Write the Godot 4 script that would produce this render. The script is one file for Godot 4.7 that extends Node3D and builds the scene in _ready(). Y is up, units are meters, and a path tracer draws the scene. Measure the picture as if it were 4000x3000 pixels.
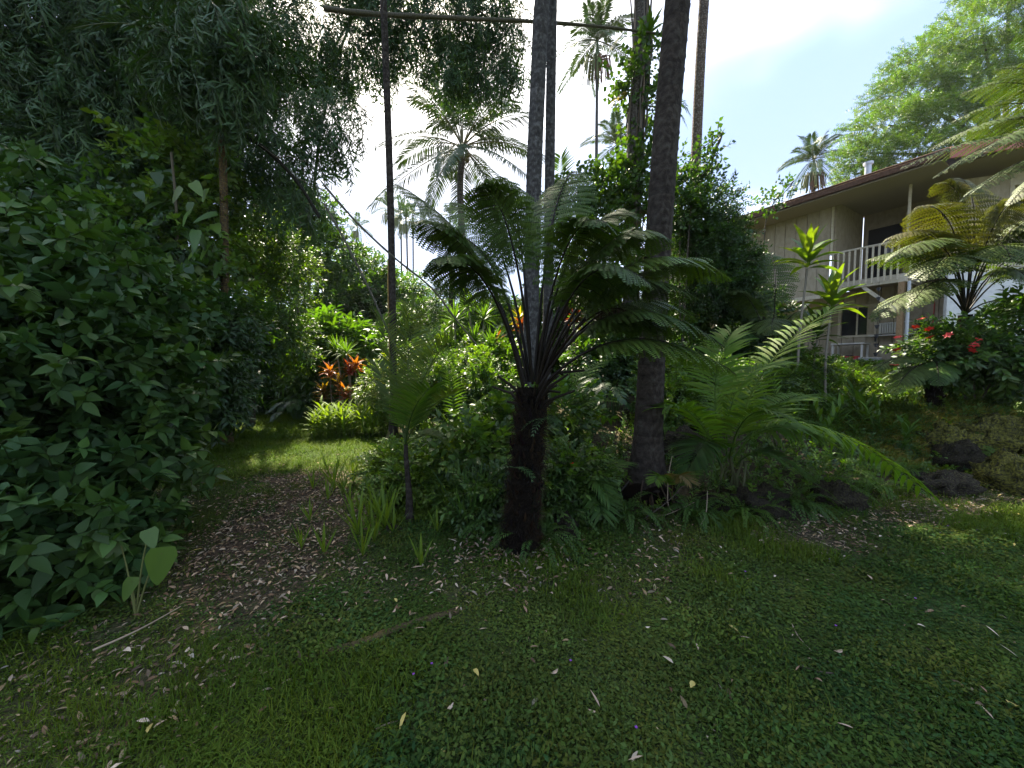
extends Node3D
# A rainforest garden behind a wooden house: lawn, planted bed with a tree fern, palms and bamboo.

const UP := Vector3.UP
var rng := RandomNumberGenerator.new()
var taken := {}
var mats := {}
var wob := FastNoiseLite.new()

class Geo:
	var v := PackedVector3Array()
	var n := PackedVector3Array()
	var c := PackedColorArray()
	var i := PackedInt32Array()

	func width_at(shape: int, t: float) -> float:
		match shape:
			0: return sin(PI * pow(t, 0.75))
			1: return minf(1.0, 0.45 + 1.6 * t) * (1.0 - pow(t, 5.0))
			2: return sin(PI * pow(t, 0.62)) * (1.0 - 0.12 * t)
			3: return minf(1.0, 0.62 + 1.7 * t) * pow(1.0 - t, 0.62)
			_: return pow(1.0 - t, 0.8)

	# a leaf blade that starts at p, runs along dir and bends down
	func blade(p: Vector3, dir: Vector3, up: Vector3, length: float, width: float, droop: float, segs: int, col: Color, shape := 0, fold := 0.0) -> void:
		var d := dir.normalized()
		var st := length / segs
		var b := v.size()
		var three := fold != 0.0
		for k in segs + 1:
			var t := float(k) / segs
			var s := d.cross(up)
			if s.length_squared() < 0.0001:
				s = d.cross(Vector3(0.3, 0.2, 0.9))
			s = s.normalized()
			var nn := s.cross(d)
			var w := width * 0.5 * maxf(width_at(shape, t), 0.03)
			if three:
				v.append(p - s * w + nn * (fold * w)); v.append(p); v.append(p + s * w + nn * (fold * w))
				n.append((nn + s * fold).normalized()); n.append(nn); n.append((nn - s * fold).normalized())
				c.append(col); c.append(col); c.append(col)
			else:
				v.append(p - s * w); v.append(p + s * w)
				n.append(nn); n.append(nn)
				c.append(col); c.append(col)
			p += d * st
			d = (d + Vector3(0, -droop / segs, 0)).normalized()
		for k in segs:
			if three:
				var o := b + k * 3
				i.append_array(PackedInt32Array([o, o + 3, o + 4, o, o + 4, o + 1, o + 1, o + 4, o + 5, o + 1, o + 5, o + 2]))
			else:
				var o := b + k * 2
				i.append_array(PackedInt32Array([o, o + 2, o + 3, o, o + 3, o + 1]))

	# a flat little leaf: four corners, two triangles
	func chip(p: Vector3, d: Vector3, s: Vector3, nn: Vector3, length: float, width: float, col: Color) -> void:
		var b := v.size()
		v.append(p); v.append(p + d * (length * 0.45) - s * (width * 0.5)); v.append(p + d * length); v.append(p + d * (length * 0.45) + s * (width * 0.5))
		for k in 4:
			n.append(nn); c.append(col)
		i.append_array(PackedInt32Array([b, b + 1, b + 2, b, b + 2, b + 3]))

	func tube(pts: Array, radii: Array, sides: int, col: Color, lump := 0.0, per_ring := []) -> void:
		var b := v.size()
		var x := Vector3.ZERO
		var m := pts.size()
		for k in m:
			var t: Vector3 = (pts[mini(k + 1, m - 1)] - pts[maxi(k - 1, 0)]).normalized()
			if k == 0:
				x = t.cross(Vector3(0.31, 0.11, 0.94)).normalized()
			x = (x - t * x.dot(t)).normalized()
			var y := t.cross(x)
			for j in sides:
				var a := TAU * j / sides
				var o := x * cos(a) + y * sin(a)
				var r: float = radii[k]
				if lump > 0.0:
					r *= 1.0 + lump * (sin(k * 12.9898 + j * 78.233) * 0.5 + sin(k * 1.7 + j * 2.1) * 0.5)
				v.append(pts[k] + o * r)
				n.append(o)
				c.append(col if per_ring.is_empty() else per_ring[k])
		for k in m - 1:
			for j in sides:
				var q := b + k * sides + j
				var e := b + k * sides + (j + 1) % sides
				i.append_array(PackedInt32Array([q, q + sides, e + sides, q, e + sides, e]))

	# a ball pushed about by noise: a stone or a root mass
	func lump(at: Vector3, r: Vector3, noise: FastNoiseLite, amount: float, freq: float, rings: int, col: Color) -> void:
		var b := v.size()
		var cols := rings * 2
		for k in rings + 1:
			var a := PI * k / rings
			for j in cols + 1:
				var o := TAU * j / cols
				var d := Vector3(sin(a) * cos(o), cos(a), sin(a) * sin(o))
				var q := d * r
				var f := 1.0 + amount * (noise.get_noise_3dv((at + q) * freq) + 0.5 * noise.get_noise_3dv((at + q) * freq * 2.7))
				v.append(at + q * f)
				n.append((d / r).normalized())
				c.append(col)
		for k in rings:
			for j in cols:
				var q := b + k * (cols + 1) + j
				i.append_array(PackedInt32Array([q, q + cols + 1, q + cols + 2, q, q + cols + 2, q + 1]))
		flat_from(b)

	# normals from the faces, for what starts at vertex b
	func flat_from(b: int) -> void:
		var acc := PackedVector3Array()
		acc.resize(v.size() - b)
		for t in range(0, i.size(), 3):
			if i[t] < b:
				continue
			var f := (v[i[t + 2]] - v[i[t]]).cross(v[i[t + 1]] - v[i[t]])
			for q in 3:
				acc[i[t + q] - b] += f
		for k in acc.size():
			if acc[k].length_squared() > 1e-14:
				n[b + k] = acc[k].normalized()

	func box(x0: float, x1: float, y0: float, y1: float, z0: float, z1: float, col := Color.WHITE, bs := Basis.IDENTITY, at := Vector3.ZERO) -> void:
		var e := minf(0.006, 0.2 * minf(x1 - x0, minf(y1 - y0, z1 - z0)))
		var mid := Vector3(x0 + x1, y0 + y1, z0 + z1) / 2.0
		var h := Vector3(x1 - x0, y1 - y0, z1 - z0) / 2.0
		# six faces drawn in by e, and the chamfers between them
		for ax in 3:
			for sg in [-1.0, 1.0]:
				var u := (ax + 1) % 3
				var w := (ax + 2) % 3
				var b := v.size()
				var nn := Vector3.ZERO
				nn[ax] = sg
				for q in [[-1, -1], [1, -1], [1, 1], [-1, 1]]:
					var p := Vector3.ZERO
					p[ax] = sg * h[ax]
					p[u] = q[0] * (h[u] - e)
					p[w] = q[1] * (h[w] - e)
					v.append(at + bs * (mid + p)); n.append(bs * nn); c.append(col)
				i.append_array(PackedInt32Array([b, b + 2, b + 1, b, b + 3, b + 2] if sg > 0 else [b, b + 1, b + 2, b, b + 2, b + 3]))
		for ax in 3:
			var u := (ax + 1) % 3
			var w := (ax + 2) % 3
			for su in [-1.0, 1.0]:
				for sw in [-1.0, 1.0]:
					var b := v.size()
					var nn := Vector3.ZERO
					nn[u] = su * 0.7071; nn[w] = sw * 0.7071
					for q in [[-1.0, 0], [1.0, 0], [1.0, 1], [-1.0, 1]]:
						var p := Vector3.ZERO
						p[ax] = q[0] * (h[ax] - e)
						p[u] = su * (h[u] - (e if q[1] else 0.0))
						p[w] = sw * (h[w] - (0.0 if q[1] else e))
						v.append(at + bs * (mid + p)); n.append(bs * nn); c.append(col)
					var flip: bool = (v[b + 1] - v[b]).cross(v[b + 2] - v[b]).dot(n[b]) > 0.0
					i.append_array(PackedInt32Array([b, b + 2, b + 1, b, b + 3, b + 2] if flip else [b, b + 1, b + 2, b, b + 2, b + 3]))

	func mesh() -> ArrayMesh:
		var a := []
		a.resize(Mesh.ARRAY_MAX)
		a[Mesh.ARRAY_VERTEX] = v; a[Mesh.ARRAY_NORMAL] = n; a[Mesh.ARRAY_COLOR] = c; a[Mesh.ARRAY_INDEX] = i
		var m := ArrayMesh.new()
		m.add_surface_from_arrays(Mesh.PRIMITIVE_TRIANGLES, a)
		return m

# ------------------------------------------------------------------ small helpers

func rf(a: float, b: float) -> float:
	return rng.randf_range(a, b)

func numbered(called: String) -> String:
	var k: int = taken.get(called, -1) + 1
	taken[called] = k
	return called if k == 0 else "%s_%03d" % [called, k]

func thing(called: String, label: String, category: String, at: Vector3, group := "") -> Node3D:
	var o := Node3D.new()
	o.name = numbered(called)
	add_child(o)
	o.position = at
	tag(o, label, category, group)
	return o

func tag(o: Node, label: String, category: String, group := "") -> void:
	o.set_meta("label", label)
	o.set_meta("category", category)
	if group:
		o.set_meta("group", group)

func part(o: Node3D, called: String, m: Mesh, material: Material, at := Vector3.ZERO) -> MeshInstance3D:
	var p := MeshInstance3D.new()
	p.name = called
	p.mesh = m
	p.material_override = material
	p.position = at
	o.add_child(p, true)
	return p

func many(o: Node3D, called: String, m: Mesh, material: Material, where: Array, tints: Array, at := Vector3.ZERO) -> MultiMeshInstance3D:
	var mm := MultiMesh.new()
	mm.transform_format = MultiMesh.TRANSFORM_3D
	mm.use_colors = true
	mm.mesh = m
	mm.instance_count = where.size()
	for k in where.size():
		var t: Transform3D = where[k]
		mm.set_instance_transform(k, t)
		var col: Color = tints[k]
		mm.set_instance_color(k, col)
	var p := MultiMeshInstance3D.new()
	p.name = called
	p.multimesh = mm
	p.material_override = material
	p.position = at
	p.set_meta("kind", "stuff")
	o.add_child(p, true)
	return p

func leaf_mat(called: String, rough := 0.45, through := 0.75, spec := 0.5) -> StandardMaterial3D:
	if not mats.has(called):
		var m := StandardMaterial3D.new()
		m.resource_name = called
		m.vertex_color_use_as_albedo = true
		m.cull_mode = BaseMaterial3D.CULL_DISABLED
		m.roughness = rough
		m.metallic_specular = spec
		m.backlight_enabled = through > 0.0
		m.backlight = Color(minf(1.0, through * 1.22), minf(1.0, through * 1.3), through * 0.5)
		mats[called] = m
	return mats[called]

func plain_mat(called: String, col: Color, rough := 0.8, metal := 0.0) -> StandardMaterial3D:
	if not mats.has(called):
		var m := StandardMaterial3D.new()
		m.resource_name = called
		m.albedo_color = col.linear_to_srgb()
		m.roughness = rough
		m.metallic = metal
		mats[called] = m
	return mats[called]

# mottled surface: a noise with a ramp of linear colours, and the same noise as relief
func mottled(called: String, stops: Array, size: float, rough := 0.9, relief := 1.5, freq := 0.02, octaves := 5, stretch := Vector3.ONE) -> StandardMaterial3D:
	if mats.has(called):
		return mats[called]
	var no := FastNoiseLite.new()
	no.seed = called.length() * 7 + stops.size()
	no.frequency = freq
	no.fractal_octaves = octaves
	no.fractal_gain = 0.6
	var g := Gradient.new()
	var offs := PackedFloat32Array()
	var cols := PackedColorArray()
	for s in stops:
		offs.append(s[0])
		cols.append((s[1] as Color).linear_to_srgb())
	g.offsets = offs
	g.colors = cols
	var t := NoiseTexture2D.new()
	t.width = 512; t.height = 512; t.seamless = true; t.noise = no; t.color_ramp = g
	var hgt := NoiseTexture2D.new()
	hgt.width = 512; hgt.height = 512; hgt.seamless = true; hgt.noise = no
	var m := StandardMaterial3D.new()
	m.resource_name = called
	m.albedo_texture = t
	m.vertex_color_use_as_albedo = true
	m.roughness = rough
	m.metallic_specular = 0.2
	m.uv1_triplanar = true
	m.uv1_world_triplanar = true
	m.uv1_scale = stretch / size
	if relief > 0.0:
		m.heightmap_enabled = true
		m.heightmap_texture = hgt
		m.heightmap_scale = relief
	mats[called] = m
	return m

# ------------------------------------------------------------------ the lie of the land

const EDGE := [[-3.2, 9.6], [-2.6, 7.6], [-1.9, 5.6], [-1.2, 4.0], [0.0, 3.3], [1.1, 3.6], [2.75, 3.75], [5.5, 4.6], [7.0, 4.9], [9.0, 5.2], [14.0, 5.5], [60.0, 6.0]]

func edge(x: float) -> float:
	for k in EDGE.size() - 1:
		if x < EDGE[k + 1][0]:
			return lerpf(EDGE[k][1], EDGE[k + 1][1], clampf((x - EDGE[k][0]) / (EDGE[k + 1][0] - EDGE[k][0]), 0.0, 1.0))
	return 6.0

func height(x: float, d: float) -> float:
	var up := 0.0
	if x > -3.2:
		up = 1.68 * smoothstep(0.0, 5.3, d - edge(x)) * smoothstep(-2.2, 4.5, x + 0.12 * maxf(0.0, d - 8.0))
	up += 0.8 * exp(-pow((x - 7.5) / 1.25, 2.0) - pow((d - 6.15) / 0.75, 2.0))
	return up + 0.05 * wob.get_noise_2d(x * 22.0, d * 22.0) + 0.012 * wob.get_noise_2d(x * 110.0, d * 110.0)

func on(x: float, d: float, lift := 0.0) -> Vector3:
	return Vector3(x, height(x, d) + lift, -d)

func near_line(x: float, d: float, pts: Array) -> float:
	var best := 99.0
	var p := Vector2(x, d)
	for k in pts.size() - 1:
		var q := Geometry2D.get_closest_point_to_segment(p, pts[k], pts[k + 1])
		best = minf(best, p.distance_to(q))
	return best

const TRAIL := [Vector2(-2.9, 5.0), Vector2(-2.3, 4.0), Vector2(-2.2, 3.0), Vector2(-1.9, 2.3), Vector2(-2.2, 1.6)]
const TRAIL_B := [Vector2(-1.6, 2.7), Vector2(-0.4, 2.7), Vector2(0.8, 2.75), Vector2(1.5, 3.2)]
const TRAIL_C := [Vector2(2.6, 3.4), Vector2(3.6, 3.7), Vector2(5.0, 4.1), Vector2(7.4, 4.4)]

# how much of the ground is bare and littered with dry leaves, 0 to 1
func bare(x: float, d: float) -> float:
	var k := 0.32 * wob.get_noise_2d(x * 60.0 + 40.0, d * 60.0)
	var a := (1.0 - 0.45 * smoothstep(-2.9, -1.9, -d)) * (1.0 - smoothstep(0.3, 1.1, near_line(x, d, TRAIL) + k))
	var b := 0.38 * (1.0 - smoothstep(0.1, 0.5, near_line(x, d, TRAIL_B) + k))
	var e := 0.75 * (1.0 - smoothstep(0.1, 0.45, near_line(x, d, TRAIL_C) + k))
	var f := 0.7 * smoothstep(2.6, 3.4, -x - 0.12 * d) * (1.0 - smoothstep(3.0, 6.5, d))
	return clampf(maxf(maxf(a, b), maxf(e, f)), 0.0, 1.0)

# ------------------------------------------------------------------ plant shapes

func bez(a: Vector3, b: Vector3, e: Vector3, t: float) -> Vector3:
	return a * ((1 - t) * (1 - t)) + b * (2 * t * (1 - t)) + e * (t * t)

func bez_dir(a: Vector3, b: Vector3, e: Vector3, t: float) -> Vector3:
	return ((b - a) * (1 - t) + (e - b) * t).normalized()

func tint(col: Color, spread := 0.25) -> Color:
	var k := 1.0 + rf(-spread, spread)
	var y := rf(-0.12, 0.12) * spread * 4.0
	return Color(col.r * k * (1.0 + y), col.g * k, col.b * k * (1.0 - y))

# palm frond: a bent rib with leaflets on both sides
func feather(g: Geo, a: Vector3, b: Vector3, e: Vector3, bare_share: float, pairs: int, length: float, width: float, sag: float, vee: float, col: Color, rib: Color, thick := 0.012, segs := 3, twist := 0.0, lean_tip := 1.15) -> void:
	var pts := []
	var rad := []
	for k in 11:
		pts.append(bez(a, b, e, k / 10.0))
		rad.append(thick * (1.0 - 0.85 * k / 10.0))
	g.tube(pts, rad, 5, rib)
	for k in pairs:
		var s := float(k) / (pairs - 1)
		var t := bare_share + (1.0 - bare_share) * s
		var p := bez(a, b, e, t)
		var d := bez_dir(a, b, e, t)
		var side := d.cross(UP)
		if side.length_squared() < 0.01:
			side = d.cross((e - a).cross(UP)).normalized()
		side = side.normalized()
		var nn := side.cross(d)
		if twist != 0.0:
			side = side.rotated(d, twist)
			nn = nn.rotated(d, twist)
		var l := length * (0.35 + 0.65 * pow(sin(PI * (0.16 + 0.74 * s)), 0.7)) * rf(0.9, 1.08)
		var lean := lerpf(minf(0.45, lean_tip * 0.6), lean_tip, s * s) + rf(-0.06, 0.06)
		for sg in [-1.0, 1.0]:
			if rng.randf() < 0.03:
				continue
			var q: Vector3 = side * (sg * cos(lean)) + d * sin(lean) + nn * (vee + rf(-0.08, 0.08))
			g.blade(p, q, nn, l, width * rf(0.85, 1.1), sag * rf(0.7, 1.3), segs, tint(col, 0.22))

# fern frond: a dark bare stalk, then pinnae that are combs of small leaflets
func lacy(g: Geo, a: Vector3, b: Vector3, e: Vector3, bare_share: float, pairs: int, length: float, chips: int, sag: float, col: Color, rib: Color, thick := 0.014, fill := 1.0) -> void:
	var pts := []
	var rad := []
	for k in 13:
		pts.append(bez(a, b, e, k / 12.0))
		rad.append(thick * (1.0 - 0.85 * k / 12.0))
	g.tube(pts, rad, 5, rib)
	for k in pairs:
		var s := float(k) / (pairs - 1)
		var t := bare_share + (0.995 - bare_share) * s
		var p := bez(a, b, e, t)
		var d := bez_dir(a, b, e, t)
		var side := d.cross(UP)
		if side.length_squared() < 0.01:
			side = d.cross((e - a).cross(UP)).normalized()
		side = side.normalized()
		var nn := side.cross(d)
		var l := length * (0.12 + 0.88 * pow(sin(PI * (0.2 + 0.8 * s)), 0.85)) * rf(0.88, 1.08)
		var lean := lerpf(0.15, 0.7, s) + rf(-0.08, 0.08)
		for sg in [-1.0, 1.0]:
			if rng.randf() > fill:
				continue
			var q: Vector3 = (side * (sg * cos(lean)) + d * sin(lean) + nn * rf(-0.05, 0.12)).normalized()
			var m := int(chips * clampf(l / length, 0.35, 1.0))
			var st := l / m
			var r := p
			var tone := tint(col, 0.2)
			var ribs := [r]
			for j in m:
				var u := float(j) / m
				q = (q + Vector3(0, -sag / m * rf(0.6, 1.4), 0)).normalized()
				r += q * st
				var c1 := q.cross(nn)
				if c1.length_squared() < 0.01:
					c1 = q.cross(Vector3(0.4, 0.1, 0.9))
				c1 = c1.normalized()
				var n1 := c1.cross(q)
				var ll := length * 0.23 * pow(1.0 - u, 0.55) * clampf(l / length, 0.3, 1.0) + 0.012
				var across := (c1 + q * 0.32).normalized()
				g.chip(r, (across - n1 * 0.18).normalized(), -q, n1, ll, st * 0.86, tone * rf(0.85, 1.15))
				across = (-c1 + q * 0.32).normalized()
				g.chip(r, (across - n1 * 0.18).normalized(), q, n1, ll, st * 0.86, tone * rf(0.85, 1.15))
			ribs.append(r)
			g.tube([p, (p + r) / 2.0 + UP * l * sag * 0.1, r], [thick * 0.22, thick * 0.16, thick * 0.05], 3, rib)

# twig with leaves round it, pointing to -Z
func sprig(leaves: int, twig: float, length: float, width: float, shape: int, droop: float, open := 0.9, segs := 2, fold := 0.3) -> ArrayMesh:
	var g := Geo.new()
	g.tube([Vector3.ZERO, Vector3(0, -0.02 * twig, -twig * 0.5), Vector3(0, -0.1 * twig, -twig)], [0.006, 0.004, 0.002], 3, Color(0.5, 0.4, 0.25))
	for k in leaves:
		var t := (k + 0.6) / leaves
		var a := k * 2.399 + rf(-0.4, 0.4)
		var p := Vector3(0, -0.1 * twig * t * t, -twig * t)
		var o := Vector3(cos(a), sin(a) * 0.75, 0)
		var d := (o * sin(open) + Vector3(0, 0, -cos(open))).normalized()
		var u := (Vector3(0, 1.0, 0) - o * 0.2 + Vector3(rf(-0.4, 0.4), 0, rf(-0.4, 0.4))).normalized()
		g.blade(p, d, u, length * rf(0.75, 1.15), width * rf(0.85, 1.1), droop * rf(0.5, 1.5), segs, tint(Color(1, 1, 1), 0.25), shape, fold)
	return g.mesh()

# leaves in one rosette at the end of a twig, pointing to +Y
func rosette(leaves: int, length: float, width: float, shape: int, droop: float, low: float, high: float, segs := 3, fold := 0.3, spread := 0.25) -> ArrayMesh:
	var g := Geo.new()
	for k in leaves:
		var a := k * 2.399 + rf(-0.2, 0.2)
		var el := lerpf(low, high, float(k) / leaves) + rf(-0.12, 0.12)
		var d := Vector3(cos(a) * cos(el), sin(el), sin(a) * cos(el))
		var u := (UP * cos(el) - Vector3(cos(a), 0, sin(a)) * sin(el)).normalized()
		g.blade(Vector3(0, 0.03 * k / leaves, 0), d, u, length * rf(0.8, 1.1), width * rf(0.85, 1.1), droop * rf(0.6, 1.4), segs, tint(Color(1, 1, 1), spread), shape, fold)
	return g.mesh()

# a turn whose -Z looks along d, rolled at random
func aimed(d: Vector3, roll := 0.0) -> Basis:
	var q := d.normalized()
	var b := Basis.looking_at(q, Vector3(0.02, 0.02, 1) if absf(q.y) > 0.98 else UP)
	return b.rotated(q, roll)

func inside(ctr: Vector3, r: Vector3, core: float) -> Vector3:
	var d := Vector3(rng.randfn(), rng.randfn(), rng.randfn()).normalized()
	return ctr + d * r * lerpf(core, 1.0, pow(rng.randf(), 0.6)) * (1.0 + 0.22 * wob.get_noise_3dv((ctr + d * r) * 55.0))

# fills ellipsoids [centre, radii] with twigs; returns [transforms, tints]
func fill(blobs: Array, count: int, palette: Array, smallest: float, largest: float, core := 0.35, fall := 0.35, spread := 0.8) -> Array:
	var where := []
	var tints := []
	var total := 0.0
	for q in blobs:
		total += q[1].x * q[1].y + q[1].y * q[1].z + q[1].x * q[1].z
	for q in blobs:
		var ctr: Vector3 = q[0]
		var r: Vector3 = q[1]
		var m := int(count * (r.x * r.y + r.y * r.z + r.x * r.z) / total)
		for k in m:
			var p := inside(ctr, r, core)
			var out := ((p - ctr) / r).normalized() + Vector3(rng.randfn(), rng.randfn(), rng.randfn()) * spread * 0.6 + Vector3(0, -fall, 0)
			var b := aimed(out, rf(-0.7, 0.7)).scaled(Vector3.ONE * rf(smallest, largest))
			where.append(Transform3D(b, p))
			tints.append(tint(palette[rng.randi() % palette.size()], 0.2))
	return [where, tints]

func curve(pts: Array, steps: int) -> Array:
	var c := Curve3D.new()
	c.bake_interval = 0.05
	for k in pts.size():
		var t: Vector3 = (pts[mini(k + 1, pts.size() - 1)] - pts[maxi(k - 1, 0)]) / 6.0
		c.add_point(pts[k], -t, t)
	var out := []
	var l := c.get_baked_length()
	for k in steps + 1:
		out.append(c.sample_baked(l * k / steps, true))
	return out

func radii(steps: int, a: float, b: float, flare := 0.0) -> Array:
	var out := []
	for k in steps + 1:
		var t := float(k) / steps
		out.append(lerpf(a, b, t) + flare * exp(-t * steps * 0.5))
	return out

# ------------------------------------------------------------------ colours (linear, as the leaves are)
const DEEP := Color(0.038, 0.080, 0.022)
const DARK := Color(0.045, 0.092, 0.024)
const MID := Color(0.060, 0.118, 0.025)
const FRESH := Color(0.092, 0.170, 0.027)
const LIME := Color(0.140, 0.225, 0.028)
const STRAW := Color(0.20, 0.15, 0.06)
const BROWN := Color(0.055, 0.036, 0.022)

func _ready() -> void:
	rng.seed = 4711
	wob.seed = 5
	wob.frequency = 0.01
	wob.fractal_octaves = 3
	# camera, sky, sun, exposure
	var cam := Camera3D.new()
	cam.name = "camera"
	cam.position = Vector3(0, 1.6, 0)
	cam.rotation_degrees = Vector3(-3, 0, 0)
	cam.fov = 92.08
	cam.near = 0.05
	cam.far = 2000.0
	cam.current = true
	add_child(cam)
	var sky := ProceduralSkyMaterial.new()
	sky.sky_top_color = Color(0.382, 0.447, 0.565)
	sky.sky_horizon_color = Color(0.525, 0.55, 0.585)
	sky.sky_curve = 0.16
	sky.ground_bottom_color = Color(0.12, 0.15, 0.08)
	sky.ground_horizon_color = Color(0.5, 0.53, 0.5)
	sky.sun_angle_max = 54.0
	sky.sun_curve = 0.40
	sky.sky_cover = clouds()
	sky.sky_cover_modulate = Color(1, 1, 1, 0.25)
	var env := Environment.new()
	env.background_mode = Environment.BG_SKY
	env.sky = Sky.new()
	env.sky.sky_material = sky
	env.tonemap_mode = Environment.TONE_MAPPER_LINEAR
	env.tonemap_exposure = 5.3
	env.fog_enabled = true
	env.fog_density = 0.0003
	env.fog_light_color = Color(0.93, 0.96, 1.0)
	env.sdfgi_enabled = true
	env.ssao_enabled = true
	env.ssil_enabled = true
	var we := WorldEnvironment.new()
	we.name = "environment"
	we.environment = env
	add_child(we)
	var sun := DirectionalLight3D.new()
	sun.name = "sun"
	sun.light_color = Color(1.0, 0.95, 0.86)
	sun.light_energy = 1.6
	sun.light_angular_distance = 0.6
	sun.shadow_enabled = true
	add_child(sun)
	sun.look_at_from_position(Vector3(-0.200, 0.788, -0.582) * 60.0, Vector3.ZERO)

	ground()
	lawn()
	house()
	tree_fern()
	palms()
	bamboo()
	thicket()
	bed()
	right_side()
	trifles()

# thin broken cloud as a computed cover
func clouds() -> ImageTexture:
	var no := FastNoiseLite.new()
	no.seed = 12
	no.frequency = 1.3
	no.fractal_octaves = 5
	var im := Image.create(512, 256, false, Image.FORMAT_RGBA8)
	for y in 256:
		for x in 512:
			var a := TAU * x / 512.0
			var e := PI * (0.5 - y / 256.0)
			var p := Vector3(cos(a) * cos(e), sin(e) * 2.2, sin(a) * cos(e))
			var k := smoothstep(-0.15, 0.45, no.get_noise_3dv(p * 1.1)) * smoothstep(-0.02, 0.1, e)
			im.set_pixel(x, y, Color(0.92, 0.95, 1.0, k * 0.8))
	return ImageTexture.create_from_image(im)

# ------------------------------------------------------------------ ground and lawn

func ground() -> void:
	var xs := [-420.0, -220.0, -110.0, -60.0, -35.0, -22.0, -15.0]
	var x := -11.0
	while x < 15.0:
		xs.append(x)
		x += 0.16
	xs.append_array([17.0, 20.0, 25.0, 35.0, 60.0, 110.0, 220.0, 420.0])
	var ds := [-60.0, -20.0, -6.0, -2.0, 0.0]
	var d := 0.8
	while d < 20.0:
		ds.append(d)
		d += 0.11 + 0.012 * d
	ds.append_array([22.0, 27.0, 35.0, 50.0, 80.0, 130.0, 220.0, 450.0])
	var g := Geo.new()
	for q in ds:
		for p in xs:
			var e := 0.03
			g.v.append(on(p, q))
			g.n.append(Vector3(height(p - e, q) - height(p + e, q), 2 * e, height(p, q + e) - height(p, q - e)).normalized())
			var b := bare(p, q)
			var bed_in: float = 1.0 if (p > -3.2 and q > edge(p)) else 0.0
			var soil := Color(0.052, 0.040, 0.028)
			var turf := Color(0.045, 0.062, 0.020)
			g.c.append(turf.lerp(soil, clampf(maxf(b, bed_in * 0.8), 0, 1)) * 2.2)
	var w := xs.size()
	for r in ds.size() - 1:
		for s in w - 1:
			var o := r * w + s
			g.i.append_array(PackedInt32Array([o, o + w, o + w + 1, o, o + w + 1, o + 1]))
	var m := part(self, "ground", g.mesh(), mottled("soil", [[0.0, Color(0.22, 0.22, 0.22)], [0.45, Color(0.45, 0.45, 0.43)], [0.6, Color(0.6, 0.56, 0.5)], [1.0, Color(0.9, 0.85, 0.75)]], 0.9, 0.95, 3.0, 0.03))
	m.set_meta("kind", "structure")
	m.set_meta("label", "uneven garden ground of dark soil under the grass")

# a handful of low weeds: small round leaves and a few grass blades
func turf(leaves: int, blades: int, r: float, tall: float, leaf: float) -> ArrayMesh:
	var g := Geo.new()
	for k in leaves:
		var a := rf(0, TAU)
		var q := r * sqrt(rng.randf())
		var p := Vector3(cos(a) * q, rf(0.15, 0.75) * tall, sin(a) * q)
		var b := rf(0, TAU)
		var el := rf(-0.25, 0.6)
		var dir := Vector3(cos(b) * cos(el), sin(el), sin(b) * cos(el))
		g.blade(p, dir, (UP + Vector3(rf(-0.5, 0.5), 0, rf(-0.5, 0.5))).normalized(), leaf * rf(0.7, 1.4), leaf * rf(0.55, 0.85), 0.3, 2, tint(Color(1, 1, 1), 0.35), 2)
	for k in blades:
		var a := rf(0, TAU)
		var q := r * sqrt(rng.randf())
		var b := rf(0, TAU)
		var el := rf(0.5, 1.3)
		g.blade(Vector3(cos(a) * q, 0, sin(a) * q), Vector3(cos(b) * cos(el), sin(el), sin(b) * cos(el)), Vector3(cos(b), 0.6, sin(b)), tall * rf(0.9, 2.0), 0.006, 1.1, 2, tint(Color(1.05, 1.0, 0.8), 0.35), 4)
	return g.mesh()

func dry_leaf_mesh(l: float, w: float, curl: float) -> ArrayMesh:
	var g := Geo.new()
	g.blade(Vector3(-l * 0.5, 0.006, 0), Vector3(1, 0.25 * curl, 0.1), UP, l, w, 0.5 * curl, 4, Color.WHITE, 0, 0.35 * curl)
	return g.mesh()

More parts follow.
